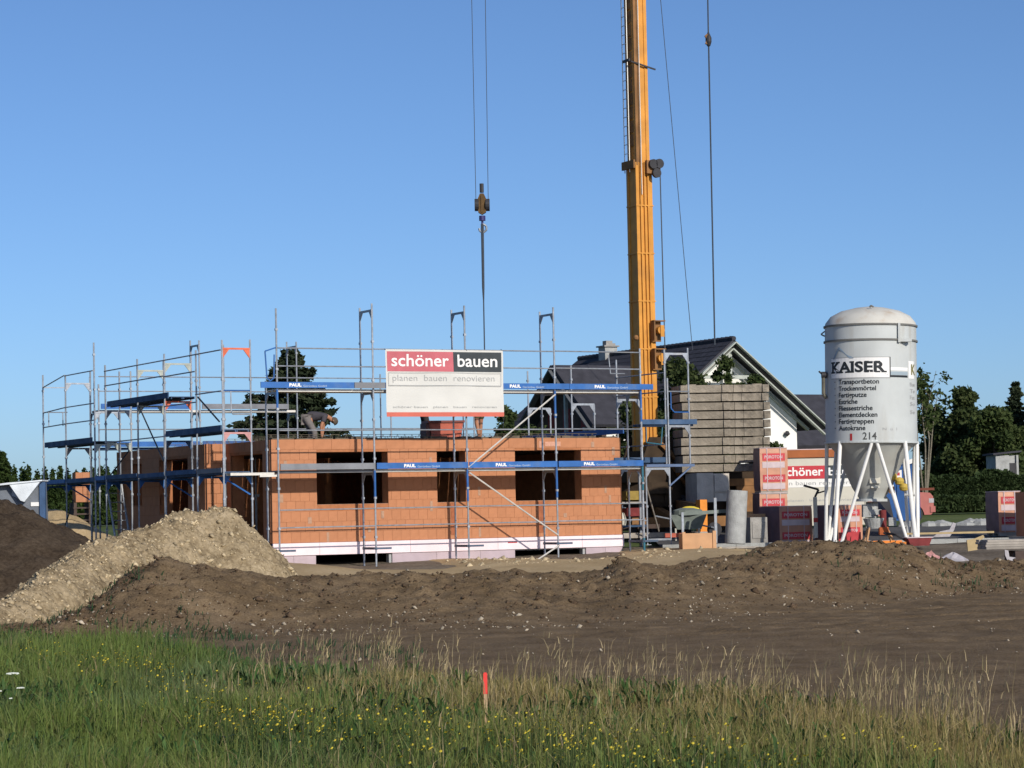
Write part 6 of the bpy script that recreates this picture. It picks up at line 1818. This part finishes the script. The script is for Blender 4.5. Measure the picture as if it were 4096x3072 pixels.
def person(label, loc, rz, J, shirt, pants, hair_m, bare_arms=True, bare_legs=False):
    """J: joints in local metres (x = facing direction). One continuous body; clothes are children"""
    t = thing('person', label, 'person', loc, rz)
    V, Ed, Rr = [], [], []
    def add(p, r, par=None):
        V.append(Vector(p)); Rr.append(r)
        if par is not None: Ed.append((par, len(V) - 1))
        return len(V) - 1
    pel = add(J['pelvis'], .13); sp = add(Vector(J['pelvis']).lerp(Vector(J['chest']), .5), .125, pel); chst = add(J['chest'], .14, sp)
    nk = add(J['neck'], .055, chst); hd0 = add(Vector(J['neck']).lerp(Vector(J['head']), .6), .075, nk); hd1 = add(J['head'], .098, hd0)
    hv = (Vector(J['head']) - Vector(J['neck'])).normalized(); add(Vector(J['head']) + hv * .09, .07, hd1)
    fwd = Vector(J.get('face', (1, 0, 0))).normalized()
    nose = add(Vector(J['head']) + fwd * .115 - hv * .01, .018, hd1)
    for s, k in ((1, 'L'), (-1, 'R')):
        hip = add(J['hip' + k], .10, pel); kn = add(J['knee' + k], .062, hip); mid = add(Vector(J['knee' + k]).lerp(Vector(J['ank' + k]), .35), .058, kn); an = add(J['ank' + k], .042, mid)
        add(J['toe' + k], .035, an)
        sh = add(J['sho' + k], .062, chst); el = add(J['elb' + k], .045, sh); wr = add(J['wri' + k], .030, el)
        d = (Vector(J['wri' + k]) - Vector(J['elb' + k])).normalized(); pm = add(Vector(J['wri' + k]) + d * .07, .032, wr)
        sd = d.cross(Vector((1, .2, .3))).normalized()
        for f in range(4):
            o0 = Vector(J['wri' + k]) + d * .105 + sd * (f - 1.5) * .021
            a = add(o0, .0095, pm); l = (.06, .075, .07, .05)[f]
            b = add(o0 + d * l * .6 + fwd * .012, .0085, a); add(o0 + d * l * .9 + fwd * .035, .0075, b)
        th_ = Vector(J['wri' + k]) + d * .035 + sd * .045
        a = add(th_, .011, wr); add(th_ + d * .045 + sd * .02, .009, a)
    skin_mesh('body', V, Ed, Rr, M_SKIN, t, pel, 1)
    # shirt
    V2, E2, R2 = [], [], []
    def add2(p, r, par=None):
        V2.append(Vector(p)); R2.append(r)
        if par is not None: E2.append((par, len(V2) - 1))
        return len(V2) - 1
    a = add2(J['pelvis'], .155); b = add2(Vector(J['pelvis']).lerp(Vector(J['chest']), .5), .155, a); c = add2(J['chest'], .172, b); add2(Vector(J['chest']).lerp(Vector(J['neck']), .75), .085, c)
    for k in 'LR':
        s_ = add2(J['sho' + k], .085, c); add2(Vector(J['sho' + k]).lerp(Vector(J['elb' + k]), .6 if bare_arms else 1), .068, s_)
    skin_mesh('shirt', V2, E2, R2, shirt, t, 0, 2)
    V2, E2, R2 = [], [], []
    a = add2(J['pelvis'], .15); 
    for k in 'LR':
        h_ = add2(J['hip' + k], .118, a); kn = add2(Vector(J['hip' + k]).lerp(Vector(J['knee' + k]), 1.0 if not bare_legs else .92), .082, h_)
        if not bare_legs: add2(Vector(J['knee' + k]).lerp(Vector(J['ank' + k]), .9), .066, kn)
    skin_mesh('trousers', V2, E2, R2, pants, t, 0, 2)
    for k in 'LR':
        an, to = Vector(J['ank' + k]), Vector(J['toe' + k])
        skin_mesh('shoe', [an + Vector((-.02, 0, -.0)), an.lerp(to, .5) + Vector((0, 0, -.01)), to], [(0, 1), (1, 2)], [.058, .052, .045], M_DARK, t, 0, 1)
    # hair cap, ears
    mb = MB(); n = 12
    hc = Vector(J['head']); up = hv; bk = -fwd
    axis = (up * .75 + bk * .65).normalized()
    q_ = axis.to_track_quat('Z', 'Y').to_matrix().to_4x4()
    mb.lathe([(.112, -.02), (.110, .03), (.085, .08), (.045, .108), (.0, .115)], n); mb.xform(Matrix.Translation(hc + up * .02) @ q_)
    part('hair', mb, hair_m, t, True)
    sd = up.cross(fwd).normalized()
    for s in (-1, 1):
        e = hc + sd * .10 * s
        part('ear', MB().tube(e - up * .025, e + up * .025, .014, 6), M_SKIN, t)
        part('eye', MB().lathe([(0, -.010), (.012, 0), (0, .010)], 6, *(hc + fwd * .098 + sd * .035 * s + up * .02)), M_DARK, t)
    part('mouth', MB().box(*[c for p in zip(hc + fwd * .10 - up * .05 - sd * .02 - Vector((.004, .004, .004)), hc + fwd * .106 - up * .045 + sd * .02 + Vector((.004, .004, .004))) for c in p]), M_PINKPL, t)
    return t

# the worker bending over the reinforcement: hips left, head down to the right
YW = 66.2
w0 = at(312.5, 437, YW)
J = dict(pelvis=(-.16, 0, .86), chest=(.24, 0, .93), neck=(.43, 0, .86), head=(.555, 0, .76), face=(.55, 0, -.85),
         hipL=(-.15, .10, .82), kneeL=(-.02, .16, .44), ankL=(-.10, .17, .07), toeL=(.08, .18, .03),
         hipR=(-.15, -.10, .82), kneeR=(.06, -.16, .45), ankR=(.02, -.17, .07), toeR=(.20, -.18, .03),
         shoL=(.33, .19, .86), elbL=(.30, .24, .58), wriL=(.26, .20, .32), shoR=(.33, -.19, .86), elbR=(.22, -.24, .60), wriR=(.24, -.20, .34))
person('worker in dark grey shirt bending down over the roof edge at the spruce', (w0[0], YW, w0[2] - .34), .12, J, M_SHIRT, M_PANTS, M_HAIR)
# two more whose upper bodies are behind the banner
YP = 67.2
def standing(bend):
    return dict(pelvis=(0, 0, .93), chest=(.12 + bend * .3, 0, 1.30 - bend * .15), neck=(.18 + bend * .45, 0, 1.48 - bend * .25), head=(.24 + bend * .55, 0, 1.60 - bend * .32), face=(.8, 0, -.6),
                hipL=(0, .10, .90), kneeL=(.05, .14, .50), ankL=(-.03, .15, .08), toeL=(.14, .16, .03), hipR=(0, -.10, .90), kneeR=(.10, -.17, .50), ankR=(.14, -.2, .08), toeR=(.30, -.22, .03),
                shoL=(.16 + bend * .35, .20, 1.40 - bend * .2), elbL=(.26 + bend * .4, .25, 1.12 - bend * .2), wriL=(.42 + bend * .4, .18, .92 - bend * .2),
                shoR=(.16 + bend * .35, -.20, 1.40 - bend * .2), elbR=(.26 + bend * .4, -.25, 1.12 - bend * .2), wriR=(.42 + bend * .4, -.18, .92 - bend * .2))
w1 = at(421, 436, YP)
person('worker in dark trousers whose upper body is hidden by the banner, beside the tub', (w1[0] + .05, YP, w1[2] - .12), .1, standing(.8), M_SHIRT, M_DPANTS, M_HAIR)
w2 = at(481, 436, YP)
person('bare-legged worker standing behind the right part of the banner', (w2[0], YP, w2[2] - .10), 2.6, standing(.1), M_SHIRT, mat('olive_shorts', (.10, .09, .05), .9, .1, 8), M_HAIR, True, True)
x, y, z = at(445, 437, YP - .3)
t = thing('mortar_tub', 'orange red mortar tub on the roof edge below the banner', 'tub', (x, y, z - .05), HA * .6)
mb = MB(); mb.prism([(-.44, 0), (.36, 0), (.42, .42), (-.52, .42)], 'y', -.32, .32)
part('tub_body', mb, M_TUB, t); part('tub_rim', MB().box(-.56, .46, -.36, .36, .421, .48), mat('dark_red_rim', (.18, .05, .04), .6, .1, 4), t)
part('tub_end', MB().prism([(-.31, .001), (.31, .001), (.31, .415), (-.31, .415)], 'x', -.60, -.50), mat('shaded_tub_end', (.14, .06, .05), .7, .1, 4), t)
t = thing('rubble_bucket', 'pile of rubble and tools on the roof edge behind the second frame', 'rubble', (at(488, 437, 66.5)[0], 66.5, 3.45))
rb = MB()
for i in range(26):
    r_ = random.uniform(.03, .09)
    rb.lathe([(r_, 0), (r_ * .9, r_), (.005, r_ * 1.5)], 6, random.uniform(-.6, .7), random.uniform(-.2, .3), random.uniform(0, .08))
part('debris', rb, mat('brown_debris', (.17, .12, .08), .95, .3, 8), t, kind='stuff')
